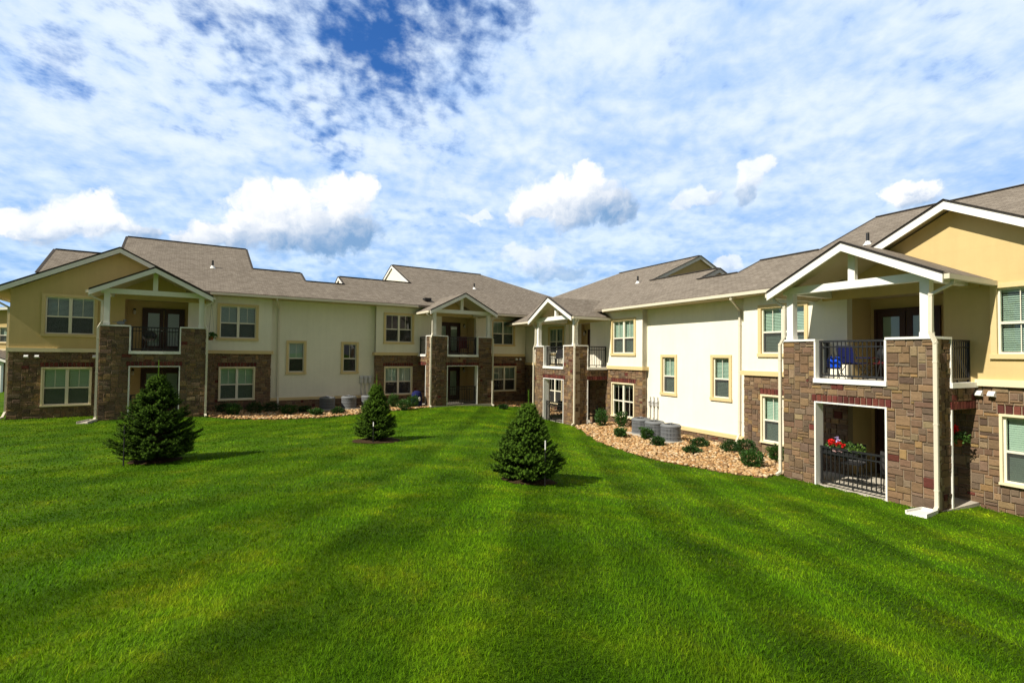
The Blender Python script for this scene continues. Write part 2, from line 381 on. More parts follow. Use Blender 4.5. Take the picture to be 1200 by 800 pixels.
def np_mesh(name, V, Fa, C, mt, parent=None, smooth=False):
    """V (n,3), Fa (m,k) same-size faces, C (n,3)"""
    me = bpy.data.meshes.new(name); n, (m, k) = len(V), Fa.shape
    me.vertices.add(n); me.vertices.foreach_set('co', np.asarray(V, dtype=np.float32).ravel())
    me.loops.add(m * k); me.loops.foreach_set('vertex_index', Fa.astype(np.int32).ravel())
    me.polygons.add(m); me.polygons.foreach_set('loop_start', np.arange(0, m * k, k, dtype=np.int32))
    try: me.polygons.foreach_set('loop_total', np.full(m, k, dtype=np.int32))
    except Exception: pass
    if smooth: me.polygons.foreach_set('use_smooth', np.ones(m, dtype=bool))
    if C is not None:
        a = me.color_attributes.new('col', 'FLOAT_COLOR', 'POINT')
        a.data.foreach_set('color', np.concatenate([C, np.ones((n, 1))], 1).astype(np.float32).ravel())
    me.materials.append(mt); me.update(calc_edges=True); me.validate()
    o = bpy.data.objects.new(name, me); col.objects.link(o)
    if parent: o.parent = parent
    return o

# ------------------------------------------------------------------ wing frames
A_L, A_R = 0.567993, 2.036974
O_L, O_R = (-20.20676, 20.5464, 0.0), (12.56953, 9.60697, -0.54233)
def wl(w, u, v):
    if w == 'L': a, o, s = A_L, O_L, -1
    else: a, o, s = A_R, O_R, 1
    return o[0] + u * math.cos(a) - s * v * math.sin(a), o[1] + u * math.sin(a) + s * v * math.cos(a)
GL = {'L': 0.0, 'R': O_R[2]}

# ------------------------------------------------------------------ terrain
ctrl = []
for (w, u, v, z) in [('L', 0, 0, -2.79), ('L', 3.07, 1.93, -2.78), ('L', 6.73, 1.93, -2.82), ('L', 9, 0, -2.86), ('L', 12, 0, -2.9), ('L', 16, 0, -2.88), ('L', 17.46, 1.93, -2.93), ('L', 21.3, 1.93, -3.02), ('L', 24, 0.2, -3.0), ('L', -4, 0, -2.75), ('L', -8, -4, -2.75), ('L', 12, 3.2, -2.99), ('L', 8, 3.2, -2.97), ('L', 19.4, 3.4, -2.86), ('L', 10, -6, -2.9), ('L', 0, -10, -2.8), ('L', 22, -8, -3.0), ('L', 15, 3.0, -2.96),
                     ('R', 21.3, 2.0, -2.74), ('R', 17.46, 1.93, -2.76), ('R', 16, 0, -2.63), ('R', 14.9, 0, -2.66), ('R', 12, 0, -2.71), ('R', 9.5, 0, -2.70), ('R', 6.73, 1.93, -2.83), ('R', 3.07, 1.93, -2.83), ('R', 3.4, 0, -2.93), ('R', 2.2, 0, -2.93), ('R', -2, 0, -2.98), ('R', -6, 0, -3.0), ('R', 5, -6, -2.9), ('R', 15, -8, -2.8), ('R', 10, 3.4, -2.8), ('R', 14, 4.2, -2.78)]:
    x_, y_ = wl(w, u, v); ctrl.append((x_, y_, z + GL[w]))
ctrl += [(0, 0, -1.60), (0, 2.6, -1.64), (0, 4.5, -1.80), (0, 7, -2.12), (.34, 10.7, -2.60), (-4.2, 15.7, -2.62), (-8.4, 12.2, -2.59), (-2.8, 2.8, -1.78), (-7, 6, -2.25), (-14, 13, -2.66), (-20, 12, -2.65), (3.5, 3.5, -2.15), (6.1, 6.1, -2.85), (4.5, 9.5, -2.92), (3.2, 14.5, -3.0), (1.2, 19.5, -2.98), (-1.5, 22, -2.88), (8.5, 8.5, -3.25), (-6, 19, -2.78), (0, -6, -1.5), (-10, -5, -1.8), (10, -4, -2.9), (10.4, 9.2, -3.38), (-30, 5, -2.6), (-30, 25, -2.75)]
ctrl = np.array(ctrl)
def _k(r2): return np.where(r2 > 1e-9, .5 * r2 * np.log(np.maximum(r2, 1e-9)), 0)
_n = len(ctrl); _A = np.zeros((_n + 3, _n + 3)); _d = ((ctrl[:, None, :2] - ctrl[None, :, :2]) ** 2).sum(2)
_A[:_n, :_n] = _k(_d) + np.eye(_n) * .8; _A[:_n, _n] = 1; _A[:_n, _n + 1:] = ctrl[:, :2]; _A[_n, :_n] = 1; _A[_n + 1:, :_n] = ctrl[:, :2].T
_w = np.linalg.solve(_A, np.concatenate([ctrl[:, 2], [0, 0, 0]]))
def ground(x, y):
    x = np.atleast_1d(np.asarray(x, float)); y = np.atleast_1d(np.asarray(y, float)); out_ = np.empty(len(x))
    for i in range(0, len(x), 40000):
        a, b = x[i:i + 40000], y[i:i + 40000]
        r2 = (a[:, None] - ctrl[None, :, 0]) ** 2 + (b[:, None] - ctrl[None, :, 1]) ** 2
        out_[i:i + 40000] = _k(r2) @ _w[:_n] + _w[_n] + _w[_n + 1] * a + _w[_n + 2] * b
    rad = np.hypot(x - 0, y - 15); t = np.clip((rad - 26) / 26, 0, 1); t = t * t * (3 - 2 * t)
    out_ = np.clip(out_, -4.2, -1.2)
    return out_ * (1 - t) + (-3.3) * t
def gz(x, y): return float(ground(x, y)[0])
def inpoly(x, y, poly):
    r = np.zeros(len(x), bool); n = len(poly)
    for i in range(n):
        x0, y0 = poly[i]; x1, y1 = poly[(i + 1) % n]
        c = ((y0 > y) != (y1 > y)) & (x < (x1 - x0) * (y - y0) / (y1 - y0 + 1e-12) + x0); r ^= c
    return r
def img_ground(px, py):
    v = rt * ((px - 600) / F) + up * (-(py - 400) / F) + fw
    lo, hi = .5, 80.0
    t = lo; prev = lo
    while t < hi:
        if v.z * t < gz(v.x * t, v.y * t): break
        prev = t; t *= 1.02
    a, b = prev, t
    for _ in range(30):
        m_ = (a + b) / 2
        if v.z * m_ < gz(v.x * m_, v.y * m_): b = m_
        else: a = m_
    return v.x * b, v.y * b, gz(v.x * b, v.y * b)

# rock beds and house footprints on the lawn
bed_r = [wl('R', 17.3, 1.9), (2.98, 23.9), (3.45, 20.3), (3.75, 18.7), (4.2, 17.2), (4.75, 16.2), (5.35, 15.45), (6.35, 14.62), (7.0, 14.35), wl('R', 6.9, 2.15), wl('R', 6.75, -.2), wl('R', 17.3, -.2)]
bed_l = [wl('L', 6.9, -.2), wl('L', 6.95, 2.05), wl('L', 7.6, 2.5), wl('L', 9.5, 3.1), wl('L', 11.5, 3.3), wl('L', 13.2, 2.9), wl('L', 14.6, 2.5), wl('L', 15.9, 2.2), wl('L', 17.4, 1.85), wl('L', 17.4, -.2)]
bed_c = [wl('L', 21.4, -.2), wl('L', 21.4, 1.7), wl('L', 22.6, 2.1), wl('L', 24.0, 2.5), wl('R', 21.5, .8), wl('R', 21.5, -.6), wl('R', 26.6, -.7)]
foot_l = [wl('L', 0.1, -.05), wl('L', 25, -.05), wl('L', 33, -.05), wl('L', 33, -15), wl('L', 0.1, -15)]
foot_r = [wl('R', -2.9, -.05), wl('R', 26, -.05), wl('R', 33, -.05), wl('R', 33, -15), wl('R', -2.9, -15)]
porch_fp = [[wl(w, a + .03, -.1), wl(w, a + .03, 1.9), wl(w, b - .03, 1.9), wl(w, b - .03, -.1)] for w in 'LR' for a, b in ((3.07, 6.73), (17.46, 21.31))]
def lawn_free(x, y):
    r = np.ones(len(x), bool)
    for p in [bed_r, bed_l, bed_c, foot_l, foot_r] + porch_fp: r &= ~inpoly(x, y, p)
    return r
ring_m = (-4.08, 15.60, .70); ring_f = (.36, 10.75, .58); ring_l = (-8.42, 12.22, .55)

def axis(lo, hi, step, far):
    a = list(np.arange(lo, hi + 1e-6, step)); s_ = step
    l, h = [lo], [hi]
    while h[-1] < far: s_ *= 1.35; h.append(h[-1] + s_); l.append(l[-1] - s_)
    return np.array(l[:0:-1] + a + h[1:])
gx = axis(-26, 16, .22, 2600); gy = axis(-4, 38, .22, 2600)
GX, GY = np.meshgrid(gx, gy); Zg = ground(GX.ravel(), GY.ravel())
fp = inpoly(GX.ravel(), GY.ravel(), foot_l) | inpoly(GX.ravel(), GY.ravel(), foot_r)
pin = np.zeros(len(Zg), bool)
for w in 'LR':
    for a, b in ((3.07, 6.73), (17.46, 21.31)): pin |= inpoly(GX.ravel(), GY.ravel(), [wl(w, a + .12, -.3), wl(w, a + .12, 1.80), wl(w, b - .12, 1.80), wl(w, b - .12, -.3)])
Zg = Zg - np.where(fp | pin, .25, 0)
nx, ny = len(gx), len(gy); ii = (np.arange(ny - 1)[:, None] * nx + np.arange(nx - 1)[None, :]).ravel()
def stripe_tone(t, co):
    """mowing pattern: bands of leaning grass, fixed to the lawn (a factor around 1)"""
    x, y, z = t.sep(co)
    wob = t.math('MULTIPLY', t.math('SUBTRACT', t.noise(co, .35, 3, .5), .5), .45)
    a = t.math('ADD', t.math('SUBTRACT', x, t.math('MULTIPLY', y, .075)), wob)
    s1 = t.math('MULTIPLY', t.math('COSINE', t.math('MULTIPLY', a, math.pi / .86)), -1.0)
    s1 = t.math('MULTIPLY', t.smooth(s1, -.75, .75), 2.0); s1 = t.math('SUBTRACT', s1, 1.0)
    s3 = t.math('MULTIPLY', t.math('COSINE', t.math('MULTIPLY', t.math('ADD', a, t.math('MULTIPLY', y, .03)), math.pi / .47)), -1.0)
    s3 = t.math('SUBTRACT', t.math('MULTIPLY', t.smooth(s3, -.5, .5), 2.0), 1.0)
    b = t.math('ADD', t.math('SUBTRACT', t.math('MULTIPLY', y, .80), t.math('MULTIPLY', x, .6)), t.math('MULTIPLY', wob, 1.3))
    s2 = t.math('SINE', t.math('MULTIPLY', b, math.pi / .95))
    wx = t.smooth(x, -5.5, -1.0); wfar = t.smooth(y, 8.0, 14.0)
    v = t.math('ADD', t.math('MULTIPLY', t.math('ADD', t.math('MULTIPLY', t.math('MULTIPLY', s1, t.smooth(t.noise(co, .5, 3, .5), .25, .6)), .12), t.math('MULTIPLY', s3, .075)), t.math('ADD', .35, t.math('MULTIPLY', wx, .65))), t.math('MULTIPLY', s2, .09))
    return v
def lawn_color(t, co):
    n0 = t.noise(co, .22, 4, .6); n1 = t.noise(co, .9, 5, .62); n2 = t.noise(co, 5, 5, .7)
    c = t.mix(t.smooth(n1, .34, .68), (.074, .180, .003), (.132, .248, .004))
    c = t.mix(t.smooth(t.math('ADD', t.math('MULTIPLY', n2, .45), t.math('MULTIPLY', n1, .6)), .55, .74), c, (.24, .31, .008))
    v = t.math('ADD', stripe_tone(t, co), t.math('ADD', .66, t.math('MULTIPLY', n0, .6)))
    return c, v, n2
def lawn_mat(t, b):
    co = obco(t); c, v, n2 = lawn_color(t, co)
    n3 = t.noise(co, 45, 4, .75)
    v = t.math('MULTIPLY', v, t.math('ADD', .28, t.math('MULTIPLY', n3, .75)))
    t.put(b.inputs['Base Color'], t.vmath('SCALE', c, scale=v))
    bump(t, b, t.math('ADD', t.math('MULTIPLY', n3, .7), n2), .9, .06)
def blade_mat(t, b):
    co = obco(t); c, v, n2 = lawn_color(t, co)
    c = t.vmath('MULTIPLY', t.vmath('SCALE', c, scale=t.math('MULTIPLY', v, 1.12)), t.attr('col'))
    t.put(b.inputs['Base Color'], c)
    out = [k for k in t.t.nodes if k.type == 'OUTPUT_MATERIAL'][0]
    tl = t.n('ShaderNodeBsdfTranslucent'); t.put(tl.inputs[0], c)
    mx = t.n('ShaderNodeMixShader'); mx.inputs[0].default_value = .35
    t.put(mx.inputs[1], b.outputs[0]); t.put(mx.inputs[2], tl.outputs[0]); t.put(out.inputs[0], mx.outputs[0])
M['blade'] = mat('grass_blade', rough=.7, spec=.04, build=blade_mat)
M['lawn'] = mat('lawn_turf', rough=.9, spec=.08, build=lawn_mat)
g_o = np_mesh('lawn', np.stack([GX.ravel(), GY.ravel(), Zg], 1), np.stack([ii, ii + 1, ii + nx + 1, ii + nx], 1), None, M['lawn'], smooth=True)
tag(g_o, kind='structure')

# ------------------------------------------------------------------ walls
def cells(keys, step):
    keys = sorted(set(round(k, 4) for k in keys)); out_ = [keys[0]]
    for a, b in zip(keys, keys[1:]):
        if b - a < .012: continue
        n = max(1, int(round((b - a) / step)))
        out_ += [a + (b - a) * (i + 1) / n for i in range(n)]
    return out_
def masked(ks, zs, holes):
    nu, nz = len(ks) - 1, len(zs) - 1; m_ = [[True] * nz for _ in range(nu)]
    for i in range(nu):
        uc = (ks[i] + ks[i + 1]) / 2
        for j in range(nz):
            zc_ = (zs[j] + zs[j + 1]) / 2
            for (a, b, c_, d) in holes:
                if a < uc < b and c_ < zc_ < d: m_[i][j] = False; break
    return m_
def slab(mb, u0, u1, z0, z1, holes, v0, v1, axis_='u', at=None):
    """a wall u0..u1 by z0..z1 between depths v0 (back) and v1 (front), with rectangular holes; axis_ 'v' turns it sideways"""
    ks = cells([u0, u1] + [k for h in holes for k in h[:2] if u0 < k < u1], 99)
    zs = cells([z0, z1] + [k for h in holes for k in h[2:] if z0 < k < z1], 99)
    m_ = masked(ks, zs, holes); P = (lambda a, d, z: (a, d, z)) if axis_ == 'u' else (lambda a, d, z: (d, a, z))
    nu, nz = len(ks) - 1, len(zs) - 1
    for i in range(nu):
        for j in range(nz):
            if not m_[i][j]: continue
            a, b, c_, d = ks[i], ks[i + 1], zs[j], zs[j + 1]
            mb.add([P(a, v1, c_), P(a, v1, d), P(b, v1, d), P(b, v1, c_)], [(0, 1, 2, 3)])
            mb.add([P(a, v0, c_), P(a, v0, d), P(b, v0, d), P(b, v0, c_)], [(3, 2, 1, 0)])
            if i == 0 or not m_[i - 1][j]: mb.add([P(a, v0, c_), P(a, v1, c_), P(a, v1, d), P(a, v0, d)], [(0, 1, 2, 3)])
            if i == nu - 1 or not m_[i + 1][j]: mb.add([P(b, v0, c_), P(b, v1, c_), P(b, v1, d), P(b, v0, d)], [(3, 2, 1, 0)])
            if j == 0 or not m_[i][j - 1]: mb.add([P(a, v0, c_), P(b, v0, c_), P(b, v1, c_), P(a, v1, c_)], [(0, 1, 2, 3)])
            if j == nz - 1 or not m_[i][j + 1]: mb.add([P(a, v0, d), P(b, v0, d), P(b, v1, d), P(a, v1, d)], [(3, 2, 1, 0)])
STONE = [((.185, .119, .070), 6), ((.215, .142, .080), 4), ((.158, .102, .066), 5), ((.245, .158, .074), 1.6), ((.165, .116, .080), 4), ((.118, .083, .058), 2.4), ((.120, .038, .029), .5), ((.225, .165, .098), 2)]
SC = [c for c, _ in STONE]; SW = [w for _, w in STONE]
BRICK = [(.125, .036, .028), (.105, .030, .025), (.145, .046, .034), (.09, .032, .027)]
def jitter(c, k=.17):
    g = 1 + (rng.random() - .5) * 2 * k; return tuple(max(.01, x * g * (1 + (rng.random() - .5) * .08)) for x in c)
def stone_face(mb, u0, u1, z0, z1, holes, d0, axis_='u', face=1, step=(.082, .078), relief=.032):
    """random ashlar facing: every stone a bevelled block standing on the mortar plane d0; face = outward sign"""
    ks = cells([u0, u1] + [k for h in holes for k in h[:2] if u0 < k < u1], step[0])
    zs = cells([z0, z1] + [k for h in holes for k in h[2:] if z0 < k < z1], step[1])
    m_ = masked(ks, zs, holes); nu, nz = len(ks) - 1, len(zs) - 1
    P = (lambda a, d, z: (a, d, z)) if axis_ == 'u' else (lambda a, d, z: (d, a, z))
    for j in range(nz):
        i = 0
        while i < nu:
            if not m_[i][j]: i += 1; continue
            hh = rng.choices([1, 2, 3], [3.2, 6, 1.0])[0]; ww = rng.choices([1, 2, 3, 4, 5], [.8, 4, 4.5, 2.2, .5])[0]
            if hh == 3: ww = min(max(ww, 2), 3)
            w_ = 0
            while w_ < ww and i + w_ < nu and m_[i + w_][j]: w_ += 1
            if i + w_ < nu and m_[i + w_][j] and (i + w_ + 1 >= nu or not m_[i + w_ + 1][j]): w_ += 1
            h_ = 1
            while h_ < hh and j + h_ < nz and all(m_[i + q][j + h_] for q in range(w_)): h_ += 1
            for q in range(w_):
                for r in range(h_): m_[i + q][j + r] = False
            a, b, c_, d = ks[i], ks[i + w_], zs[j], zs[j + h_]
            cc = jitter(rng.choices(SC, SW)[0]) if (w_ * h_ <= 6 or rng.random() < .7) else jitter(SC[rng.choice([0, 1, 2, 4])])
            if cc[0] > 3.2 * cc[1] and w_ > 3: cc = jitter(SC[0])
            g = .0085; e = .009; dd = relief * (.5 + .8 * rng.random())
            jx = [(rng.random() - .5) * .014 for _ in range(8)]
            o_ = [(a + g, c_ + g), (b - g, c_ + g), (b - g, d - g), (a + g, d - g)]
            n_ = [(a + g + e + jx[0], c_ + g + e + jx[1]), (b - g - e + jx[2], c_ + g + e + jx[3]), (b - g - e + jx[4], d - g - e + jx[5]), (a + g + e + jx[6], d - g - e + jx[7])]
            vs_ = [P(x, d0, z) for x, z in o_] + [P(x, d0 + face * dd * .72, z) for x, z in o_] + [P(x, d0 + face * dd * (1 + .12 * (rng.random() - .5)), z) for x, z in n_]
            fs = [(k, (k + 1) % 4, 4 + (k + 1) % 4, 4 + k) for k in range(4)] + [(4 + k, 4 + (k + 1) % 4, 8 + (k + 1) % 4, 8 + k) for k in range(4)] + [(8, 9, 10, 11)]
            flip = (axis_ == 'u') == (face > 0)
            mb.add(vs_, [f[::-1] for f in fs] if flip else fs, cc)
            i += w_
def soldier(mb, u0, u1, z0, z1, d0, axis_='u', face=1, relief=.034):
    n = max(1, int(round((u1 - u0) / .140))); P = (lambda a, d, z: (a, d, z)) if axis_ == 'u' else (lambda a, d, z: (d, a, z))
    for i in range(n):
        a = u0 + (u1 - u0) * i / n + .009; b = u0 + (u1 - u0) * (i + 1) / n - .009; c_, d = z0 + .008, z1 - .008; dd = face * relief * (.9 + .2 * rng.random()); e = .008
        vs_ = [P(x, d0, z) for x, z in ((a, c_), (b, c_), (b, d), (a, d))] + [P(x, d0 + dd, z) for x, z in ((a + e, c_ + e), (b - e, c_ + e), (b - e, d - e), (a + e, d - e))]
        fs = [(k, (k + 1) % 4, 4 + (k + 1) % 4, 4 + k) for k in range(4)] + [(4, 5, 6, 7)]
        mb.add(vs_, [f[::-1] for f in fs] if (axis_ == 'u') == (face > 0) else fs, jitter(rng.choice(BRICK), .2))

# ------------------------------------------------------------------ windows, doors, rails
def window(root, sg, u0, u1, z0, z1, v, double, style, low, blind=1.0, tilt=.6, label=None, screen=True, munt=True):
    """outer casing u0..u1, z0..z1 on a wall whose face is v; style 'tan' = broad casing, 'stone' = slim frame in stone"""
    tw = .115 if style == 'tan' else .055
    fr = MB(sg)
    a, b, c_, d = u0 + tw, u1 - tw, z0 + tw, z1 - tw
    vf = v - .03                                       # face of the sash frame
    s_ = .045
    fr.box(a, a + s_, v - .11, vf, c_, d); fr.box(b - s_, b, v - .11, vf, c_, d)
    fr.box(a + s_, b - s_, v - .11, vf - .002, d - s_, d); fr.box(a + s_, b - s_, v - .11, vf - .002, c_, c_ + s_)
    lights = [(a + s_, b - s_)]
    if double:
        m_ = (a + b) / 2; fr.box(m_ - .055, m_ + .055, v - .11, vf + .004, c_ + s_, d - s_)
        lights = [(a + s_, m_ - .055), (m_ + .055, b - s_)]
    zm = c_ + (d - c_) * .47
    for p, q in lights: fr.box(p, q, v - .10, vf - .006, zm - .028, zm + .028)
    win = fr.build('window', M['vinyl'], root)
    if label: win['label'] = label
    tm = MB(sg)
    if style == 'tan':
        pr = v + .045
        tm.box(u0, a, v - .12, pr, z0 + tw, z1 - tw); tm.box(b, u1, v - .12, pr, z0 + tw, z1 - tw)
        tm.box(u0, u1, v - .12, pr + .003, z1 - tw, z1); tm.box(u0 - .02, u1 + .02, v - .12, pr + .02, z0, z0 + tw)
    else:
        pr = v + .05
        tm.box(u0, a, v - .12, pr, z0 + tw, z1 - tw); tm.box(b, u1, v - .12, pr, z0 + tw, z1 - tw)
        tm.box(u0, u1, v - .12, pr + .003, z1 - tw, z1); tm.box(u0 - .01, u1 + .01, v - .12, pr + .03, z0, z0 + tw)
    tm.build('casing', M['trimtan'] if style == 'tan' else M['trimpale'], win)
    for p, q in lights:
        gl = MB(sg); sc_ = MB(sg); bl = MB(sg)
        gl.add([(p, v - .062, zm + .02), (q, v - .062, zm + .02), (q, v - .062, d - s_), (p, v - .062, d - s_)], [(0, 3, 2, 1)])
        gl.add([(p, v - .078, c_ + s_), (q, v - .078, c_ + s_), (q, v - .078, zm), (p, v - .078, zm)], [(0, 3, 2, 1)])
        if screen: sc_.add([(p, v - .045, c_ + s_), (q, v - .045, c_ + s_), (q, v - .045, zm - .02), (p, v - .045, zm - .02)], [(0, 3, 2, 1)])
        if munt:
            x = (p + q) / 2; mu = MB(sg)
            mu.box(x - .008, x + .008, v - .072, v - .058, zm + .03, d - s_)
            mu.build('glazing_bar', M['vinyl'], win)
            if not screen:
                mu = MB(sg); mu.box(x - .008, x + .008, v - .088, v - .073, c_ + s_, zm - .03); mu.build('glazing_bar', M['vinyl'], win)
        if blind > 0:
            zt_ = d - s_; zb_ = zt_ - (zt_ - c_) * blind; n = int((zt_ - zb_) / .05)
            bl.box(p, q, v - .17, v - .135, zt_ - .05, zt_)
            for k in range(n):
                z = zt_ - .06 - k * .05; dz_ = .024 * math.sin(tilt); dv = .024 * math.cos(tilt); o_ = (rng.random() - .5) * .003
                bl.add([(p + .01, v - .15 - dv, z + dz_ + o_), (q - .01, v - .15 - dv, z + dz_ - o_), (q - .01, v - .15 + dv, z - dz_ - o_), (p + .01, v - .15 + dv, z - dz_ + o_)], [(0, 1, 2, 3)])
        gl.build('glass_pane', M['glass'], win)
        if screen: sc_.build('insect_screen', M['screen'], win)
        if blind > 0: bl.build('window_blind', M['blind'], win)
    if style == 'stone': return win, (u0 + .004, u1 - .004, z0 + .004, z1 - .004)
    return win, (u0 + .02, u1 - .02, z0 + .02, z1 - .02)
def railing(root, sg, p, q, z0, z1, name='balcony_railing'):
    """p, q = (u, v) ends"""
    m_ = MB(sg); P = Vector((p[0], p[1], 0)); Q = Vector((q[0], q[1], 0)); L = (Q - P).length; d = (Q - P) / L
    m_.bar(P + Vector((0, 0, z1)), Q + Vector((0, 0, z1)), .055, .05)
    m_.bar(P + Vector((0, 0, z1 - .15)), Q + Vector((0, 0, z1 - .15)), .035, .034)
    m_.bar(P + Vector((0, 0, z0 + .08)), Q + Vector((0, 0, z0 + .08)), .045, .046)
    n = max(2, int(L / .112))
    for i in range(n + 1):
        x = P + d * (L * (i + .5) / (n + 1)); m_.bar(x + Vector((0, 0, z0 + .09)), x + Vector((0, 0, z1 - .01)), .02, .0202)
    for t in (.02, .98):
        x = P + d * (L * t); m_.bar(x + Vector((0, 0, z0)), x + Vector((0, 0, z1 - .012)), .05, .0502)
    x = P + d * (L * .5); m_.bar(x + Vector((0, 0, z0 - .01)), x + Vector((0, 0, z0 + .07)), .03, .0302)
    return m_.build(name, M['black'], root)
def french_door(root, sg, u0, u1, z0, z1, v):
    m_ = MB(sg); t = .07
    m_.box(u0, u0 + t, v, v + .09, z0, z1); m_.box(u1 - t, u1, v, v + .09, z0, z1); m_.box(u0 + t, u1 - t, v, v + .088, z1 - t, z1)
    dr = m_.build('french_door', M['door'], root)
    mid = (u0 + u1) / 2; lf = []
    for a, b in ((u0 + t, mid - .015), (mid + .015, u1 - t)):
        l = MB(sg); st = .15
        l.box(a, a + st, v + .01, v + .06, z0, z1 - t); l.box(b - st, b, v + .01, v + .06, z0, z1 - t)
        l.box(a + st, b - st, v + .01, v + .058, z1 - t - .17, z1 - t); l.box(a + st, b - st, v + .01, v + .058, z0, z0 + .28)
        l.build('door_leaf', M['door'], dr)
        g = MB(sg); g.add([(a + st, v + .045, z0 + .28), (b - st, v + .045, z0 + .28), (b - st, v + .045, z1 - t - .17), (a + st, v + .045, z1 - t - .17)], [(0, 3, 2, 1)])
        g.build('glass_pane', M['glass'], dr)
        bl = MB(sg)
        for k in range(int((z1 - t - .17 - z0 - .28) / .03)):
            z = z0 + .29 + k * .03; bl.add([(a + st, v + .02, z), (b - st, v + .02, z), (b - st, v + .03, z + .027), (a + st, v + .03, z + .027)], [(0, 3, 2, 1)])
        bl.build('door_blind', M['blind'], dr)
    h = MB(sg); h.tube([(mid - .09, v + .06, z0 + 1.0), (mid - .09, v + .11, z0 + 1.0), (mid - .02, v + .11, z0 + 1.0)], .012, 6); h.build('door_handle', M['ventmet'], dr)
    return dr

# ------------------------------------------------------------------ roofs
Z0R, SR = 3.073, .461
def zpl(v): return Z0R - SR * v
def roof_block(root, sg, u0, u1, fronts, vr, left=None, right=None, hip=None, name='shingle_roof'):
    """gabled block: front edges given as (ua, ub, v) pieces, ridge at depth vr, mirrored back slope; left / right = depth
    where the end stands clear of the lower neighbour's ridge (None: no open end)"""
    e0 = max(f[2] for f in fronts); vb = 2 * vr - .464; th = .13
    top = MB(sg); zr = zpl(vr); ze = zpl(.464)
    def sheet(poly): top.prism(poly, (0, 0, -th))
    for ua, ub, v in fronts: sheet([(ua, v, zpl(v)), (ub, v, zpl(v)), (ub, vr, zr), (ua, vr, zr)])
    sheet([(u0, vr, zr), (u1, vr, zr), (u1, vb, ze), (u0, vb, ze)])
    if hip:
        v = fronts[-1][2]; zf = zpl(v); uh = u1 + (zr - zf) / SR * hip
        top.add([(u1, v, zf), (uh, v, zf), (u1, vr, zr)], [(0, 1, 2)]); top.add([(u1, vr, zr), (uh, vb, zf), (u1, vb, ze)], [(0, 1, 2)])
        top.add([(u1, vr, zr), (uh, v, zf), (uh, vb, zf)], [(0, 1, 2)])
    r = top.build(name, M['shingle'], root)
    cap = MB(sg); cap.bar((u0 + .02, vr, zr + .012), (u1 - .02, vr, zr + .012), .22, .035); cap.build('ridge_cap', M['edge'], r)
    for st_, u, o in ((left, u0, -1), (right, u1, 1)):
        if st_ is None: continue
        rk = MB(sg); ed = MB(sg)
        for va in (st_, vb):
            za = zpl(va) if va == st_ else ze
            ua, ub = sorted((u + o * .003, u + o * .045))
            rk.prism([(ua, va, za - .21), (ua, vr, zr - .21), (ua, vr, zr - .025), (ua, va, za - .025)], (ub - ua, 0, 0))
            ua, ub = sorted((u - o * .03, u + o * .075))
            ed.prism([(ua, va, za - .022), (ua, vr, zr - .022), (ua, vr, zr + .012), (ua, va, za + .012)], (ub - ua, 0, 0))
        rk.build('barge_board', M['white'], r); ed.build('roof_edge', M['edge'], r)
    return r
def gable_wall(root, sg, u, o, vfront, vr, mt, drop=.12):
    """triangular end wall standing on the lower roof, at u, facing o"""
    m_ = MB(sg); vb = 2 * vr - .464; zf = zpl(vfront)
    ua, ub = sorted((u, u - o * .1))
    m_.prism([(ua, vfront, zf - .3), (ua, vb, zf - .3), (ua, vb, zpl(.464) - drop), (ua, vr, zpl(vr) - drop), (ua, vfront, zf - drop)] if zf - .3 < zpl(.464) - drop else [(ua, vfront, zf - .3), (ua, 2 * vr - vfront, zf - .3), (ua, 2 * vr - vfront, zf - drop), (ua, vr, zpl(vr) - drop), (ua, vfront, zf - drop)], (ub - ua, 0, 0))
    return m_.build('gable_wall', mt, root)
def front_gable(root, sg, uL, uA, uR, zE, zA, vf, vback, sl=None, name='porch_roof'):
    """small gable facing the lawn: barge front at vf, running back to vback"""
    r = MB(sg); th = .10; zL = zE; zR_ = zE
    if sl: zL = zA - sl * (uA - uL); zR_ = zA - sl * (uR - uA)
    top = .05
    r.prism([(uL, vf, zL + top), (uA, vf, zA + top), (uA, vback, zA + top), (uL, vback, zL + top)], (0, 0, -th))
    r.prism([(uA, vf, zA + top), (uR, vf, zR_ + top), (uR, vback, zR_ + top), (uA, vback, zA + top)], (0, 0, -th))
    ro = r.build(name, M['shingle'], root)
    b = MB(sg); e = MB(sg); w_ = .17
    for ua, za in ((uL, zL), (uR, zR_)):
        b.prism([(ua, vf + .002, za + .0), (uA, vf + .002, zA + .0), (uA, vf + .002, zA - w_ * 1.12), (ua, vf + .002, za - w_ * 1.12)], (0, .045, 0))
        e.prism([(ua, vf - .05, za + .004 + top), (uA, vf - .05, zA + .004 + top), (uA, vf - .05, zA + .018 + top), (ua, vf - .05, za + .018 + top)], (0, .12, 0))
        e.prism([(ua, vf + .003, za + .002), (uA, vf + .003, zA + .002), (uA, vf + .003, zA + .03), (ua, vf + .003, za + .03)], (0, .050, 0))
    b.build('barge_board', M['white'], ro); e.build('roof_edge', M['edge'], ro)
    sf = MB(sg)
    for ua, za in ((uL, zL), (uR, zR_)):
        sf.prism([(ua, vf, za - .055), (uA, vf, zA - .055), (uA, vback, zA - .055), (ua, vback, za - .055)], (0, 0, -.03))
    sf.build('soffit', M['soffit'], ro)
    return ro
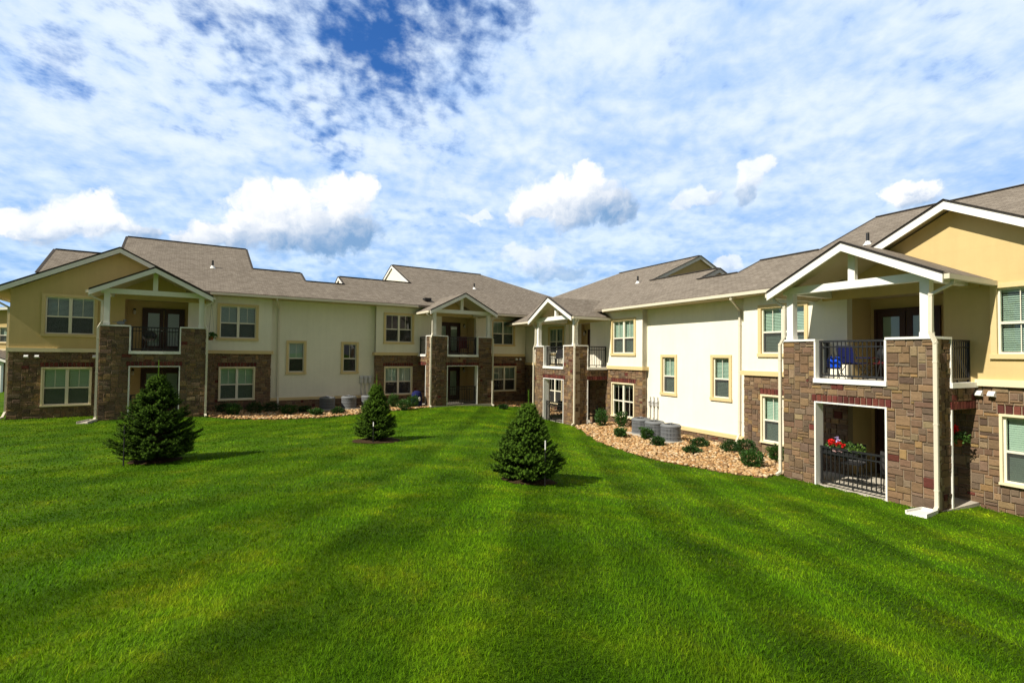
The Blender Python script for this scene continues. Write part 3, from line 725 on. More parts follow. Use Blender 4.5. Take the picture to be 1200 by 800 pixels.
def downspout(root, sg, pts, w=.072):
    m_ = MB(sg); m_.path(pts, w, w * .8)
    for i, p in enumerate(pts[:-1]):
        q = pts[i + 1]
        if abs(p[2] - q[2]) > 1.2:
            for t in (.12, .5, .9): m_.box(p[0] + (q[0] - p[0]) * t - w * .62, p[0] + (q[0] - p[0]) * t + w * .62, p[1] + (q[1] - p[1]) * t - w * .5, p[1] + (q[1] - p[1]) * t + w * .5, p[2] + (q[2] - p[2]) * t - .018, p[2] + (q[2] - p[2]) * t + .018)
    return m_.build('downspout', M['gutter'], root)

SLAB = -2.86; VP, VG = 1.933, 2.285
def porch(root, sg, ua, ud, mirror, w):
    """two-storey stone porch with open timber gable; ua..ud along the wall"""
    b, c_ = ua + .97, ud - .93
    ob, lt, cap = .02, -.611, 1.042
    zg = SLAB - .5
    P = empty('porch', (0, 0, 0), 0, root)          # the porch is one part of the wing
    st = MB(sg); mo = MB(sg); T = .30
    up_h = (b, c_, -.10, 9); lo_h = (b, c_, -9, lt)
    slab(mo, ua, ud, zg, cap - .02, [up_h, lo_h], VP - T, VP - .03)
    soldier(st, b - .10, c_ + .10, lt, lt + .20, VP - .03)
    stone_face(st, ua - .002, ud + .002, zg, cap - .02, [up_h, lo_h, (b - .10, c_ + .10, lt, lt + .20)], VP - .03)
    sv = 1.20                                         # where the side opening begins
    for u, o in ((ua, -1), (ud, 1)):
        u_in = u - o * T; lo_, hi_ = sorted((u, u_in)); lo2, hi2 = sorted((u - o * .03, u_in))
        holes = [(-.2, sv, -.10, 9), (-.2, sv, -9, lt)]
        slab(mo, .002, VP - T, zg, cap - .02, holes, lo2, hi2, axis_='v')
        soldier(st, .03, sv, lt, lt + .20, u - o * .03, axis_='v', face=o)
        stone_face(st, .004, VP - .002, zg, cap - .02, holes + [(.0, sv, lt, lt + .20)], u - o * .03, axis_='v', face=o)
    mo.build('pier_core', M['mortar'], P)
    st.build('stone_facing', M['stone'], P, color=True)
    def bx(name, mt, *d):
        m_ = MB(sg); m_.box(*d); return m_.build(name, mt, P)
    e = .035; WT = M['white']
    for a, q in ((ua, b), (c_, ud)): bx('pier_cap', WT, a - e, q + e * .4, VP - T - .03, VP + e, cap - .02, cap + .035)
    bx('balcony_sill', WT, b - .02, c_ + .02, VP - T - .02, VP + .05, -.10, ob)
    for x, o in ((b, 1), (c_, -1)):
        bx('opening_jamb', WT, x - o * .012, x + o * .035, VP - T - .01, VP + .02, ob, cap - .022)
        bx('opening_jamb', WT, x - o * .010, x + o * .030, VP - T - .01, VP + .02, zg, lt + .01)
    bx('opening_head', WT, b + .031, c_ - .031, VP - T - .01, VP + .005, lt - .03, lt + .008)
    for u, o in ((ua, -1), (ud, 1)):
        u_in = u - o * T
        bx('pier_cap', WT, u_in - o * .03, u + o * .035, sv - .01, VP - T - .04, cap - .02, cap + .035)
        bx('balcony_sill', WT, u_in - o * .02, u + o * .05, .01, sv + .02, -.10, ob)
        bx('opening_jamb', WT, u_in - o * .01, u + o * .02, sv - .035, sv + .012, ob, cap - .022)
        bx('opening_jamb', WT, u_in - o * .01, u + o * .02, sv - .04, sv + .012, zg, lt + .01)
    ps = .19; zb0, zb1 = 2.36, 2.56
    for u in (ua + .09, ud - .09 - ps):
        m_ = MB(sg); m_.box(u, u + ps, VP - ps - .04, VP - .04, cap + .03, zb0); m_.box(u - .012, u + ps + .012, VP - ps - .052, VP - .028, cap + .034, cap + .14); m_.build('post', WT, P)
        bx('side_beam', WT, u + .01, u + ps - .01, .06, VP - ps - .032, zb0 + .003, zb1 - .003)
    bx('cross_beam', WT, ua - .02, ud + .02, VP - ps - .03, VP - .03, zb0, zb1)
    uA = (ua + ud) / 2 - .04
    bx('king_post', WT, uA - .085, uA + .085, VP - ps + .01, VP - .05, zb1, 3.30)
    front_gable(P, sg, uA - 2.14, uA, uA + 2.10, 2.40, 3.47, VG, -1.0)
    # decks
    dk = MB(sg); dk.box(ua + .31, ud - .31, -1.19, VP - T - .005, -.24, -.03); dk.build('balcony_deck', M['concrete'], P)
    cl = MB(sg); cl.box(ua + .31, ud - .31, -1.19, VP - T - .005, -.36, -.25); cl.build('patio_ceiling', M['soffit'], P)
    pt = MB(sg); pt.box(ua - .03, ud + .03, -1.19, VP + .04, SLAB - .55, SLAB + .02); pt.build('patio_slab', M['concrete'], P)
    railing(P, sg, (b + .04, VP - .16), (c_ - .04, VP - .16), ob, cap - .03)
    railing(P, sg, (b + .05, VP - .16), (c_ - .05, VP - .16), SLAB + .05, SLAB + 1.04, 'patio_railing')
    for u, o in ((ua, -1), (ud, 1)): railing(P, sg, (u - o * .12, .03), (u - o * .12, sv - .04), ob, cap - .03)
    # recess with doors
    r0, r1 = (ua + .63, ua + 2.99) if not mirror else (ud - 2.37, ud - .02)
    for z0, z1, nm in ((-.03, 2.36, 'up'), (SLAB + .02, -.36, 'down')):
        rw = MB(sg); vb = -1.2
        rw.box(r0 - .12, r1 + .12, vb - .12, vb, z0, z1)
        rw.box(r0 - .12, r0, vb, -.253, z0, z1); rw.box(r1, r1 + .12, vb, -.253, z0, z1)
        rw.build('recess_wall', M['tan'], P)
        d0 = r0 + .56 if not mirror else r0 + .16
        french_door(P, sg, d0, d0 + 1.66, z0 + .02, min(z0 + 2.07, z1 - .1), vb + .002)
        lu = r0 + .26 if not mirror else r1 - .24
        lm = MB(sg); lm.box(lu - .05, lu + .05, vb, vb + .03, z0 + 1.85, z0 + 2.02); lm.tube([(lu, vb + .02, z0 + 1.98), (lu, vb + .10, z0 + 2.0), (lu, vb + .11, z0 + 1.95)], .012, 6)
        ll = lm.build('wall_lamp', M['black'], P); lg = MB(sg); lg.lathe([(.03, .0), (.055, .03), (.065, .12), (.05, .2), (.0, .21)], 12, (lu, vb + .11, z0 + 1.74)); lg.build('lamp_shade', M['lampg'], ll)
    ce = MB(sg); ce.box(r0 - .1, r1 + .1, -1.3, .0, 2.362, 2.42); ce.build('recess_ceiling', M['soffit'], P)
    # gutters on the porch eaves
    for u, o in ((uA - 2.14, -1), (uA + 2.10, 1)): bx('gutter', M['gutter'], u, u + o * .10, .05, VG - .02, 2.30, 2.41)
    return (r0, r1, b, c_)

def corner_downspouts(P, sg, u, o, uA, zg, w):
    ue = uA - 2.18 if o < 0 else uA + 2.14
    xo = u + o * .055
    return downspout(P, sg, [(ue, 1.95, 2.33), (ue - o * .02, 1.95, 2.22), (xo - o * .10, VP + .0, 2.02), (xo - o * .10, VP + .02, 1.16), (xo, VP + .055, .94), (xo, VP + .055, zg + .12), (xo + o * .02, VP + .20, zg + .05)])

def build_wing(w, label, cfg):
    sg = -1 if w == 'L' else 1
    O, A = (O_L, A_L) if w == 'L' else (O_R, A_R)
    root = empty('apartment_building', O, A)
    tag(root, label, 'apartment building', 'apartment wings around the lawn')
    zg = -3.5; ztop = zpl(0) - .14; vr_ = -.30; T = .25
    vb3 = 0.0 if w == 'L' else -.6
    uend = 25.05 if w == 'L' else 27.6
    holes_up, holes_lo, holes_re, holes_tan, holes_tlo = [], [], [], [], []
    def win(*a, **k):
        _, h = window(root, sg, *a, **k); return h
    S = cfg
    # windows: tan gable bay
    holes_tan.append(win(.96, 2.77, .587, 2.358, 0, True, 'tan', False, **S['tw_u']))
    holes_tlo.append(win(1.01, 2.64, -2.316, -.686, 0, True, 'stone', True, **S['tw_l']))
    holes_up.append(win(7.24, 9.02, .587, 2.358, 0, True, 'tan', False, **S['b1_u']))
    holes_lo.append(win(7.35, 8.92, -2.316, -.686, 0, True, 'stone', True, **S['b1_l']))
    holes_up.append(win(15.38, 17.18, .587, 2.358, 0, True, 'tan', False, **S['b2_u']))
    holes_lo.append(win(15.45, 17.12, -2.316, -.686, 0, True, 'stone', True, **S['b2_l']))
    h3u = win(22.40, 24.18, .587, 2.30, vb3, True, 'tan', False, **S['b3_u'])
    h3l = win(22.55, 24.30, -2.316, -.686, vb3, True, 'stone', True, **S['b3_l'])
    holes_re.append(win(10.37, 11.35, -1.09, .655, vr_, False, 'tan', False, **S['ra']))
    holes_re.append(win(13.13, 14.08, -1.09, .655, vr_, False, 'tan', False, **S['rb']))
    ZB = -.05
    p1, p2 = (3.071, 6.733), (17.464, 21.315)
    re1 = (p1[0] + .63, p1[0] + 2.99); re2 = (p2[1] - 2.37, p2[1] - .02)
    rec_up = lambda r: (r[0], r[1], -.04, 2.36); rec_lo = lambda r: (r[0], r[1], -9, -.36)
    # stucco walls
    tn = MB(sg)
    h_t = holes_tan + [rec_up(re1)]
    slab(tn, .0, 6.06, ZB, 2.42, h_t, -T, 0)
    tn.prism([(.0, 0, 2.42), (6.06, 0, 2.42), (6.06, 0, 2.96), (3.5, 0, 4.32), (.0, 0, 2.46)], (0, -T, 0))
    tn.box(.0, T, -14.4, -T - .002, ZB, 2.5)
    tn.build('tan_wall', M['tan'], root)
    cr_ = MB(sg)
    slab(cr_, 6.062, 9.62, ZB, ztop, holes_up[:1], -T, 0)
    slab(cr_, 14.95, 21.315, ZB, ztop, holes_up[1:2] + [rec_up(re2)], -T, 0)
    slab(cr_, 21.317 if w == 'L' else 21.0, uend, ZB, ztop, [h3u], vb3 - T, vb3)
    slab(cr_, 9.30, 15.2, -2.30, ztop + .1, holes_re, vr_ - T, vr_)
    for u in (9.62 - .12, 14.95): cr_.box(u, u + .12, vr_ - .1, -T * .0 - .252 + .25 - .004, ZB, ztop)
    cr_.build('cream_wall', M['cream'], root)
    if w == 'R':
        sw = MB(sg); sw.box(21.0, 21.31, vb3 - .2, -.26, SLAB - .4, ztop); sw.build('cream_wall', M['cream'], root)
    # porch gable infill
    for (ua, ud) in (p1, p2):
        uA = (ua + ud) / 2 - .04
        gi = MB(sg); gi.prism([(uA - 1.9, .004, 2.30), (uA + 1.9, .004, 2.30), (uA + 1.9, .004, 2.50), (uA, .004, 3.42), (uA - 1.9, .004, 2.50)], (0, .05, 0)); gi.build('gable_infill', M['tan'], root)
    # stone storey
    mo = MB(sg); st = MB(sg)
    def stone(u0, u1, holes, v, z1=ZB, z0=zg):
        slab(mo, u0, u1, z0, z1, holes, v - T, v - .03)
        lint = []
        for h in holes:
            if h[3] > -.7 and h[3] < -.6 and h[2] > -4:
                lint.append((h[0] - .06, h[1] + .06, h[3] + .004, h[3] + .205))
                soldier(st, *lint[-1][:2], *lint[-1][2:], v - .03)
        stone_face(st, u0, u1, z0 if z0 > -3.4 else -3.25, z1, holes + lint, v - .03)
    stone(.0, 6.06, holes_tlo + [rec_lo(re1)], 0)
    stone(6.062, 9.62, holes_lo[:1], 0)
    stone(14.95, 21.315, holes_lo[1:2] + [rec_lo(re2)], 0)
    stone(21.317 if w == 'L' else 21.0, uend, [h3l], vb3)
    stone(9.62, 14.95, [], vr_ + .10, z1=-2.42)
    for u, o in ((9.62, 1), (14.95, -1), (0.0, -1)):
        va, vb_ = (vr_ + .1, -.005) if u > 1 else (-14.4, -.005)
        mo.box(u - o * .02, u - o * .2, va, vb_ - .03, zg, ZB - .002)
        stone_face(st, va, vb_, -3.25, ZB, [], u - o * .02, axis_='v', face=o)
    mo.build('mortar_backing', M['mortar'], root)
    st.build('stone_facing', M['stone'], root, color=True)
    # belt courses
    def bxs(name, mt, *dims):
        m_ = MB(sg)
        for d in dims: m_.box(*d)
        return m_.build(name, mt, root)
    bxs('belt_course', M['trimpale'], (-.06, 3.066, -.02, .075, ZB - .01, ZB + .15), (-.06, -.0, -14.4, -.021, ZB - .01, ZB + .15))
    bxs('belt_course', M['trimtan'], (6.74, 9.72, -.02, .075, ZB - .01, ZB + .15), (9.62, 9.72, vr_ + .001, -.021, ZB - .01, ZB + .15))
    bxs('belt_course', M['trimtan'], (14.85, 17.455, -.02, .075, ZB - .01, ZB + .15), (14.85, 14.95, vr_ + .001, -.021, ZB - .01, ZB + .15))
    bxs('belt_course', M['trimtan'], (21.32, uend - .1, vb3 - .02, vb3 + .075, ZB - .01, ZB + .15))
    bxs('base_trim', M['trimtan'], (9.63, 14.94, vr_ - .02, vr_ + .135, -2.42, -2.28))
    # porches
    for (ua, ud), mir in ((p1, False), (p2, True)):
        porch(root, sg, ua, ud, mir, w)
        uA = (ua + ud) / 2 - .04
        for u, o in ((ua, -1), (ud, 1)):
            x, y = wl(w, u, VP + .1); corner_downspouts(root, sg, u, o, uA, gz(x, y) - GL[w], w)
    # main roofs, stepping ridge by ridge
    e = .464
    roof_block(root, sg, .7, 3.13, [(.7, 3.13, -.40)], -3.7, left=-.4)
    roof_block(root, sg, 3.13, 9.0, [(3.13, 5.95, -.40), (5.95, 9.0, e)], -7.13, left=-3.7, right=-3.42)
    roof_block(root, sg, 9.0, 11.53, [(9.0, 11.53, e)], -3.42, right=-2.07)
    roof_block(root, sg, 11.53, 13.7, [(11.53, 13.7, e)], -2.07)
    roof_block(root, sg, 13.7, 18.28, [(13.7, 18.28, e)], -3.42, left=-2.07)
    roof_block(root, sg, 18.28, 25.5, [(18.28, 18.6, e), (18.6, 20.1, -.08), (20.1, 21.17, e), (21.17, 25.5, 1.0)], -7.13, left=-3.42, hip=1.0)
    tr_ = M['cream'] if w == 'L' else M['tan']
    gable_wall(root, sg, 3.18, -1, -3.7, -7.13, M['tan']); gable_wall(root, sg, 8.95, 1, -3.42, -7.13, M['tan'])
    gable_wall(root, sg, 11.48, 1, -2.07, -3.42, M['tan']); gable_wall(root, sg, 13.75, -1, -2.07, -3.42, tr_); gable_wall(root, sg, 18.33, -1, -3.42, -7.13, tr_)
    front_gable(root, sg, -.62, 3.5, 6.9, 0, 4.46, .37, -3.3, sl=.525, name='gable_roof')
    # back walls
    bk = MB(sg)
    for u0, u1, v in ((.25, 9.0, -14.3), (9.0, 11.5, -6.8), (11.5, 13.7, -4.3), (13.7, 18.3, -6.8), (18.3, 31, -14.3)): bk.box(u0, u1, v - .2, v, zg, 2.7)
    for u, va, vb_ in ((9.0, -14.3, -6.8), (18.3, -14.3, -6.8), (11.5, -6.8, -4.3), (13.7, -6.8, -4.3)): bk.box(u - .1, u + .1, va, vb_, zg, 3.2)
    bk.build('rear_wall', M['tan'], root)
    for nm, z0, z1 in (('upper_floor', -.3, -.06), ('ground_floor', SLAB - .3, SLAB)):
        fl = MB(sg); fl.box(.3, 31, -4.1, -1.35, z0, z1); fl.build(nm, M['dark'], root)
    fl = MB(sg); fl.box(.26, 31, -4.2, -4.1, zg, 3.0 if False else 2.9); fl.build('light_block_partition', M['dark'], root)  # dark sheet added behind the windows to block light through the hollow wing
    fl = MB(sg); fl.box(30.9, 31, -4.1, -.62, zg, 2.6); fl.build('end_wall', M['tan'], root)
    # eave gutters, fascia and soffit
    zgt = zpl(e) - .16
    for u0, u1, v in ((6.92, 9.85, e), (14.72, 17.22, e), (9.85, 14.72, e)): bxs('gutter', M['gutter'], (u0, u1, v - .01, v + .085, zgt + .01, zgt + .115))
    bxs('gutter', M['gutter'], (21.45, 24.9 if w == 'L' else 26.2, 1.0 - .01, 1.085, zpl(1.0) - .15, zpl(1.0) - .045))
    bxs('soffit', M['soffit'], (6.9, 9.63, .002, e - .012, zgt - .01, zgt + .02)); bxs('soffit', M['soffit'], (9.63, 14.94, vr_ + .002, e - .014, zgt - .012, zgt + .018)); bxs('soffit', M['soffit'], (14.94, 17.3, .002, e - .012, zgt - .01, zgt + .02))
    bxs('soffit', M['soffit'], (21.32, uend, vb3 + .002, .985, zpl(1.0) - .165, zpl(1.0) - .13))
    # recess downspout and outer corner downspout
    x, y = wl(w, 9.95, 0); zz = gz(x, y) - GL[w]
    downspout(root, sg, [(9.75, e + .03, zgt + .02), (9.78, e, zgt - .08), (9.98, vr_ + .06, zgt - .42), (10.0, vr_ + .06, -2.2), (10.0, vr_ + .20, -2.46), (10.0, vr_ + .20, zz + .15), (10.0, vr_ + .36, zz + .08)])
    x, y = wl(w, 0, .1); zz = gz(x, y) - GL[w]
    downspout(root, sg, [(-.62, .2, 2.18), (-.6, .2, 2.10), (-.06, -.15, 1.72), (-.06, -.15, zz + .3), (-.10, .02, zz + .10), (-.2, .3, zz + .06)])
    bxs('gutter', M['gutter'], (-.72, -.62, -3.3, .35, 2.13, 2.24))
    # vent hoods on the stone, roof vents
    def hood(u, z):
        m_ = MB(sg); m_.prism([(u - .065, .0, z - .07), (u - .065, .05, z - .07), (u - .065, .13, z - .045), (u - .065, .13, z - .01), (u - .065, .05, z + .065), (u - .065, .0, z + .065)], (.13, 0, 0))
        m_.build('dryer_vent', M['ventmet'], root)
    for u in cfg['vents']: hood(u, -.24)
    for u, v in ((7.1, -3.0), (19.25 if w == 'R' else 22.95, -3.4)):
        z = zpl(v); m_ = MB(sg); m_.tube([(u, v, z - .1), (u, v, z + .38)], .05, 10); p_ = m_.build('roof_vent_pipe', M['black'], root)
        m_ = MB(sg); m_.lathe([(.16, -.05), (.10, .02), (.06, .10)], 12, (u, v, z)); m_.build('pipe_flashing', M['ventmet'], p_)
    bx = (18.1, -.3) if w == 'L' else (20.6, 0.55)
    m_ = MB(sg); m_.box(bx[0] - .2, bx[0] + .2, bx[1] - .2, bx[1] + .2, zpl(bx[1]) + .0, zpl(bx[1]) + .16); m_.build('roof_box_vent', M['black'], root)
    # disconnect boxes and conduits beside the condensers
    for k in range(3):
        u = 14.25 + k * .23
        x, y = wl(w, u, 0); zz = gz(x, y) - GL[w]
        m_ = MB(sg)
        m_.tube([(u, vr_ + .055, -2.2), (u, vr_ + .055, -1.2 if w == 'R' else -1.55)], .022, 8); m_.tube([(u, vr_ + .165, -2.55), (u, vr_ + .165, -2.2), (u, vr_ + .06, -2.12)], .022, 8)
        cb = m_.build('conduit', M['pipe'], root)
        m_ = MB(sg); q = .085 if w == 'L' else .05
        m_.box(u - q, u + q, vr_ + .004, vr_ + .13, -1.62, -1.62 + q * 3.4); m_.prism([(u - q - .01, vr_ + .004, -1.62 + q * 3.4), (u - q - .01, vr_ + .16, -1.60 + q * 3.1), (u - q - .01, vr_ + .10, -1.58 + q * 4.2), (u - q - .01, vr_ + .004, -1.58 + q * 4.2)], (2 * q + .02, 0, 0))
        m_.build('disconnect_box', M['pipe'], cb)
    return root

D = dict
L_cfg = D(tw_u=D(blind=1, tilt=.9), tw_l=D(blind=1, tilt=1.25), b1_u=D(blind=1, tilt=1.0), b1_l=D(blind=1, tilt=1.2), b2_u=D(blind=0), b2_l=D(blind=.5, tilt=1.3), b3_u=D(blind=1, tilt=1.0), b3_l=D(blind=.45, tilt=.6), ra=D(blind=.5, tilt=1.3), rb=D(blind=0), vents=(.54, .87, 2.71, 24.3, 24.6))
R_cfg = D(tw_u=D(blind=1, tilt=.75, screen=False), tw_l=D(blind=1, tilt=1.3), b1_u=D(blind=1, tilt=1.05, screen=True), b1_l=D(blind=1, tilt=1.3), b2_u=D(blind=1, tilt=1.1), b2_l=D(blind=.1, tilt=1.0, screen=False), b3_u=D(blind=1, tilt=1.0), b3_l=D(blind=0), ra=D(blind=1, tilt=1.0, screen=True), rb=D(blind=1, tilt=1.0, screen=True), vents=(2.76, 3.0))
wing_l = build_wing('L', 'shaded cream and tan two-storey apartment wing at the left and back of the lawn', L_cfg)
wing_r = build_wing('R', 'sunlit cream and tan two-storey apartment wing along the right side of the lawn', R_cfg)

# ------------------------------------------------------------------ neighbouring building far left
nb = empty('neighbour_building', (-46.0, 40.0, 0.0), R_(4))
tag(nb, 'tan gabled building glimpsed past the left end of the shaded wing', 'building')
m_ = MB(-1); slab(m_, -9, 8, -.05, 2.6, [(4.6, 6.4, .55, 1.85)], -.25, 0); m_.prism([(-9, 0, 2.6), (8, 0, 2.6), (8, 0, 2.9), (7.4, 0, 3.25), (-9, 0, 2.62)], (0, -.25, 0)); m_.box(-9, 8, -9, -.26, -.05, 2.5); m_.build('wall', M['tan'], nb)
m_ = MB(-1); m_.box(-9, 8, -.25, -.03, -3.5, -.05); m_.build('mortar_backing', M['mortar'], nb)
m_ = MB(-1); stone_face(m_, -9, 8, -3.2, -.05, [], -.03); m_.build('stone_facing', M['stone'], nb, color=True)
m_ = MB(-1); m_.prism([(-9.6, .5, 2.3), (7.4, .5, 3.45), (7.4, -9, 3.45), (-9.6, -9, 2.3)], (0, 0, -.13)); m_.prism([(7.4, .5, 3.45), (9, .5, 2.6), (9, -9, 2.6), (7.4, -9, 3.45)], (0, 0, -.13)); rf = m_.build('shingle_roof', M['shingle'], nb)
m_ = MB(-1); m_.prism([(-9.6, .503, 2.27), (7.4, .503, 3.42), (7.4, .503, 3.22), (-9.6, .503, 2.07)], (0, .05, 0)); m_.build('barge_board', M['white'], rf)
window(nb, -1, 4.6, 6.4, .5, 1.9, 0, True, 'tan', False, blind=1, tilt=1.1)
m_ = MB(-1); m_.box(-9, 8, -.02, .07, -.06, .1); m_.build('belt_course', M['trimpale'], nb)
front_gable(nb, -1, 2.6, 5.4, 8.0, -.75, .05, 2.2, .0)
for u in (4.2, 7.2):
    m_ = MB(-1); m_.box(u, u + .2, 1.7, 1.9, -3.2, -.7); m_.build('post', M['white'], nb)

# ------------------------------------------------------------------ rock beds
def tri_bed(name, poly, step=.3):
    P = np.array(poly); x0, y0 = P.min(0); x1, y1 = P.max(0)
    xs = np.arange(x0, x1 + step, step); ys = np.arange(y0, y1 + step, step); X, Y = np.meshgrid(xs, ys); X, Y = X.ravel(), Y.ravel()
    Z = ground(X, Y) + .012; n = len(xs); m = len(ys)
    q = (np.arange(m - 1)[:, None] * n + np.arange(n - 1)[None, :]).ravel()
    cx, cy = X[q] + step / 2, Y[q] + step / 2; q = q[inpoly(cx, cy, poly)]
    o = np_mesh(name, np.stack([X, Y, Z], 1), np.stack([q, q + 1, q + n + 1, q + n], 1), None, M['bedsoil'], smooth=True)
    return tag(o, kind='structure')
for p in (bed_r, bed_l, bed_c): tri_bed('rock_bed', p, .2)
g_ = (1 + 5 ** .5) / 2
ICO = np.array([(-1, g_, 0), (1, g_, 0), (-1, -g_, 0), (1, -g_, 0), (0, -1, g_), (0, 1, g_), (0, -1, -g_), (0, 1, -g_), (g_, 0, -1), (g_, 0, 1), (-g_, 0, -1), (-g_, 0, 1)]) / math.hypot(1, g_)
ICF = np.array([(0, 11, 5), (0, 5, 1), (0, 1, 7), (0, 7, 10), (0, 10, 11), (1, 5, 9), (5, 11, 4), (11, 10, 2), (10, 7, 6), (7, 1, 8), (3, 9, 4), (3, 4, 2), (3, 2, 6), (3, 6, 8), (3, 8, 9), (4, 9, 5), (2, 4, 11), (6, 2, 10), (8, 6, 7), (9, 8, 1)])
RC = np.array([(.42, .26, .115), (.50, .345, .18), (.33, .195, .085), (.54, .41, .26), (.24, .14, .065), (.45, .30, .15), (.38, .205, .08)])
def rocks(name, poly, n, size, label):
    P = np.array(poly); lo, hi = P.min(0), P.max(0)
    xy = nrng.random((n * 4, 2)) * (hi - lo) + lo; xy = xy[inpoly(xy[:, 0], xy[:, 1], poly)][:n]; n = len(xy)
    z = ground(xy[:, 0], xy[:, 1])
    s_ = size * (.55 + .75 * nrng.random(n) ** 1.6); sc = np.stack([s_ * (.8 + .5 * nrng.random(n)), s_ * (.7 + .4 * nrng.random(n)), s_ * (.45 + .25 * nrng.random(n))], 1)
    a = nrng.random(n) * 6.283; V = ICO[None] * (1 + (nrng.random((n, 12, 1)) - .5) * .34) * sc[:, None, :]
    tl = (nrng.random(n) - .5) * .9; V = np.stack([V[..., 0], V[..., 1] * np.cos(tl)[:, None] - V[..., 2] * np.sin(tl)[:, None], V[..., 1] * np.sin(tl)[:, None] + V[..., 2] * np.cos(tl)[:, None]], 2)
    V = np.stack([V[..., 0] * np.cos(a)[:, None] - V[..., 1] * np.sin(a)[:, None], V[..., 0] * np.sin(a)[:, None] + V[..., 1] * np.cos(a)[:, None], V[..., 2]], 2)
    V += np.stack([xy[:, 0], xy[:, 1], z + .012 + sc[:, 2] * .5 + nrng.random(n) * .02], 1)[:, None, :]
    C = RC[nrng.integers(0, len(RC), n)] * (.8 + .4 * nrng.random((n, 1))); C = np.repeat(C, 12, 0)
    o = np_mesh(name, V.reshape(-1, 3), (ICF[None] + (np.arange(n) * 12)[:, None, None]).reshape(-1, 3), C, M['rock'], smooth=True)
    return tag(o, label, 'rocks', None, 'stuff')
rocks('river_rock', bed_r, 6500, .062, 'tan and orange river rock filling the bed along the sunlit wing')
rocks('river_rock', bed_l, 5200, .066, 'tan river rock in the strip bed along the shaded wing')
rocks('river_rock', bed_c, 1500, .062, 'orange river rock in the small bed by the inner corner')
def mulch(cx, cy, r, seed):
    k = 40; g2 = random.Random(seed); ph = [g2.random() * 6 for _ in range(3)]
    V = [(cx, cy, gz(cx, cy) + .05)]; F_ = []
    for ring, f in ((1, .6), (2, 1.0)):
        for i in range(k):
            a = 2 * math.pi * i / k; rr = r * f * (1 + .06 * math.sin(3 * a + ph[0]) + .04 * math.sin(7 * a + ph[1]))
            x, y = cx + rr * math.cos(a), cy + rr * math.sin(a); V.append((x, y, gz(x, y) + (.045 if ring == 1 else .012)))
    F_ = [(0, 1 + i, 1 + (i + 1) % k) for i in range(k)] + [(1 + i, 1 + k + i, 1 + k + (i + 1) % k, 1 + (i + 1) % k) for i in range(k)]
    b = MB(1); b.V = V; b.Fc = F_; b.C = [(1, 1, 1)] * len(V)
    tag(b.build('mulch_ring', M['soil'], None, True), kind='structure')
for r_ in (ring_m, ring_f, ring_l): mulch(*r_, seed=int(r_[0] * 10))

# ------------------------------------------------------------------ grass
def grass():
    Vs, Cs = [], []; n_all = 0
    for (r0_, r1_, dens_, hgt, wid, a0, a1) in [(1.9, 3.4, 9000, .030, .0036, 32, 148), (3.4, 5.5, 4800, .030, .0050, 30, 150), (5.5, 9, 1900, .031, .0080, 28, 152), (9, 15, 700, .032, .013, 25, 155), (15, 32, 170, .034, .024, 35, 150)]:
        area = (r1_ ** 2 - r0_ ** 2) * math.pi * (a1 - a0) / 360; n = int(area * dens_)
        r = np.sqrt(nrng.random(n) * (r1_ ** 2 - r0_ ** 2) + r0_ ** 2); a = np.radians(a0 + (a1 - a0) * nrng.random(n)); x, y = r * np.cos(a), r * np.sin(a)
        k = lawn_free(x, y)
        for (cx, cy, rr) in (ring_m, ring_f, ring_l): k &= (np.hypot(x - cx, y - cy) > rr * (.97 + .08 * nrng.random(n)))
        x, y = x[k], y[k]; n = len(x); z = ground(x, y) - .004
        h = hgt * (.55 + .8 * nrng.random(n)); w_ = wid * (.7 + .6 * nrng.random(n))
        sd_ = -np.sign(np.cos((x - .075 * y) * math.pi / .86)); la = nrng.random(n) * 6.283; lm = h * (.25 + .75 * nrng.random(n))
        lx = lm * np.cos(la) + sd_ * .25 * h * .075; ly = lm * np.sin(la) + sd_ * .30 * h
        ta = nrng.random(n) * 3.1416; tx, ty = np.cos(ta) * w_ / 2, np.sin(ta) * w_ / 2
        V = np.empty((n, 5, 3))
        V[:, 0] = np.stack([x - tx, y - ty, z], 1); V[:, 1] = np.stack([x + tx, y + ty, z], 1)
        V[:, 2] = np.stack([x + tx * .8 + lx * .35, y + ty * .8 + ly * .35, z + h * .62], 1); V[:, 3] = np.stack([x - tx * .8 + lx * .35, y - ty * .8 + ly * .35, z + h * .62], 1)
        V[:, 4] = np.stack([x + lx, y + ly, z + h * .98], 1)
        g = .50 + .85 * nrng.random(n); yel = (nrng.random(n) < .05) * nrng.random(n)
        c = np.stack([g * (1 + .9 * yel), g * (1 + .25 * yel), g * (1 + 1.0 * yel)], 1)
        Vs.append(V.reshape(-1, 3)); Cs.append(np.repeat(c, 5, 0))
    V = np.concatenate(Vs); C = np.concatenate(Cs); n = len(V) // 5; b = (np.arange(n) * 5)[:, None]
    F3 = np.concatenate([b + np.array([[0, 1, 2]]), b + np.array([[0, 2, 3]]), b + np.array([[3, 2, 4]])], 0)
    o = np_mesh('grass', V, F3, C, M['blade'])
    tag(o, 'mown bright green grass blades with mower bands across the lawn', 'grass', None, 'stuff')
grass()

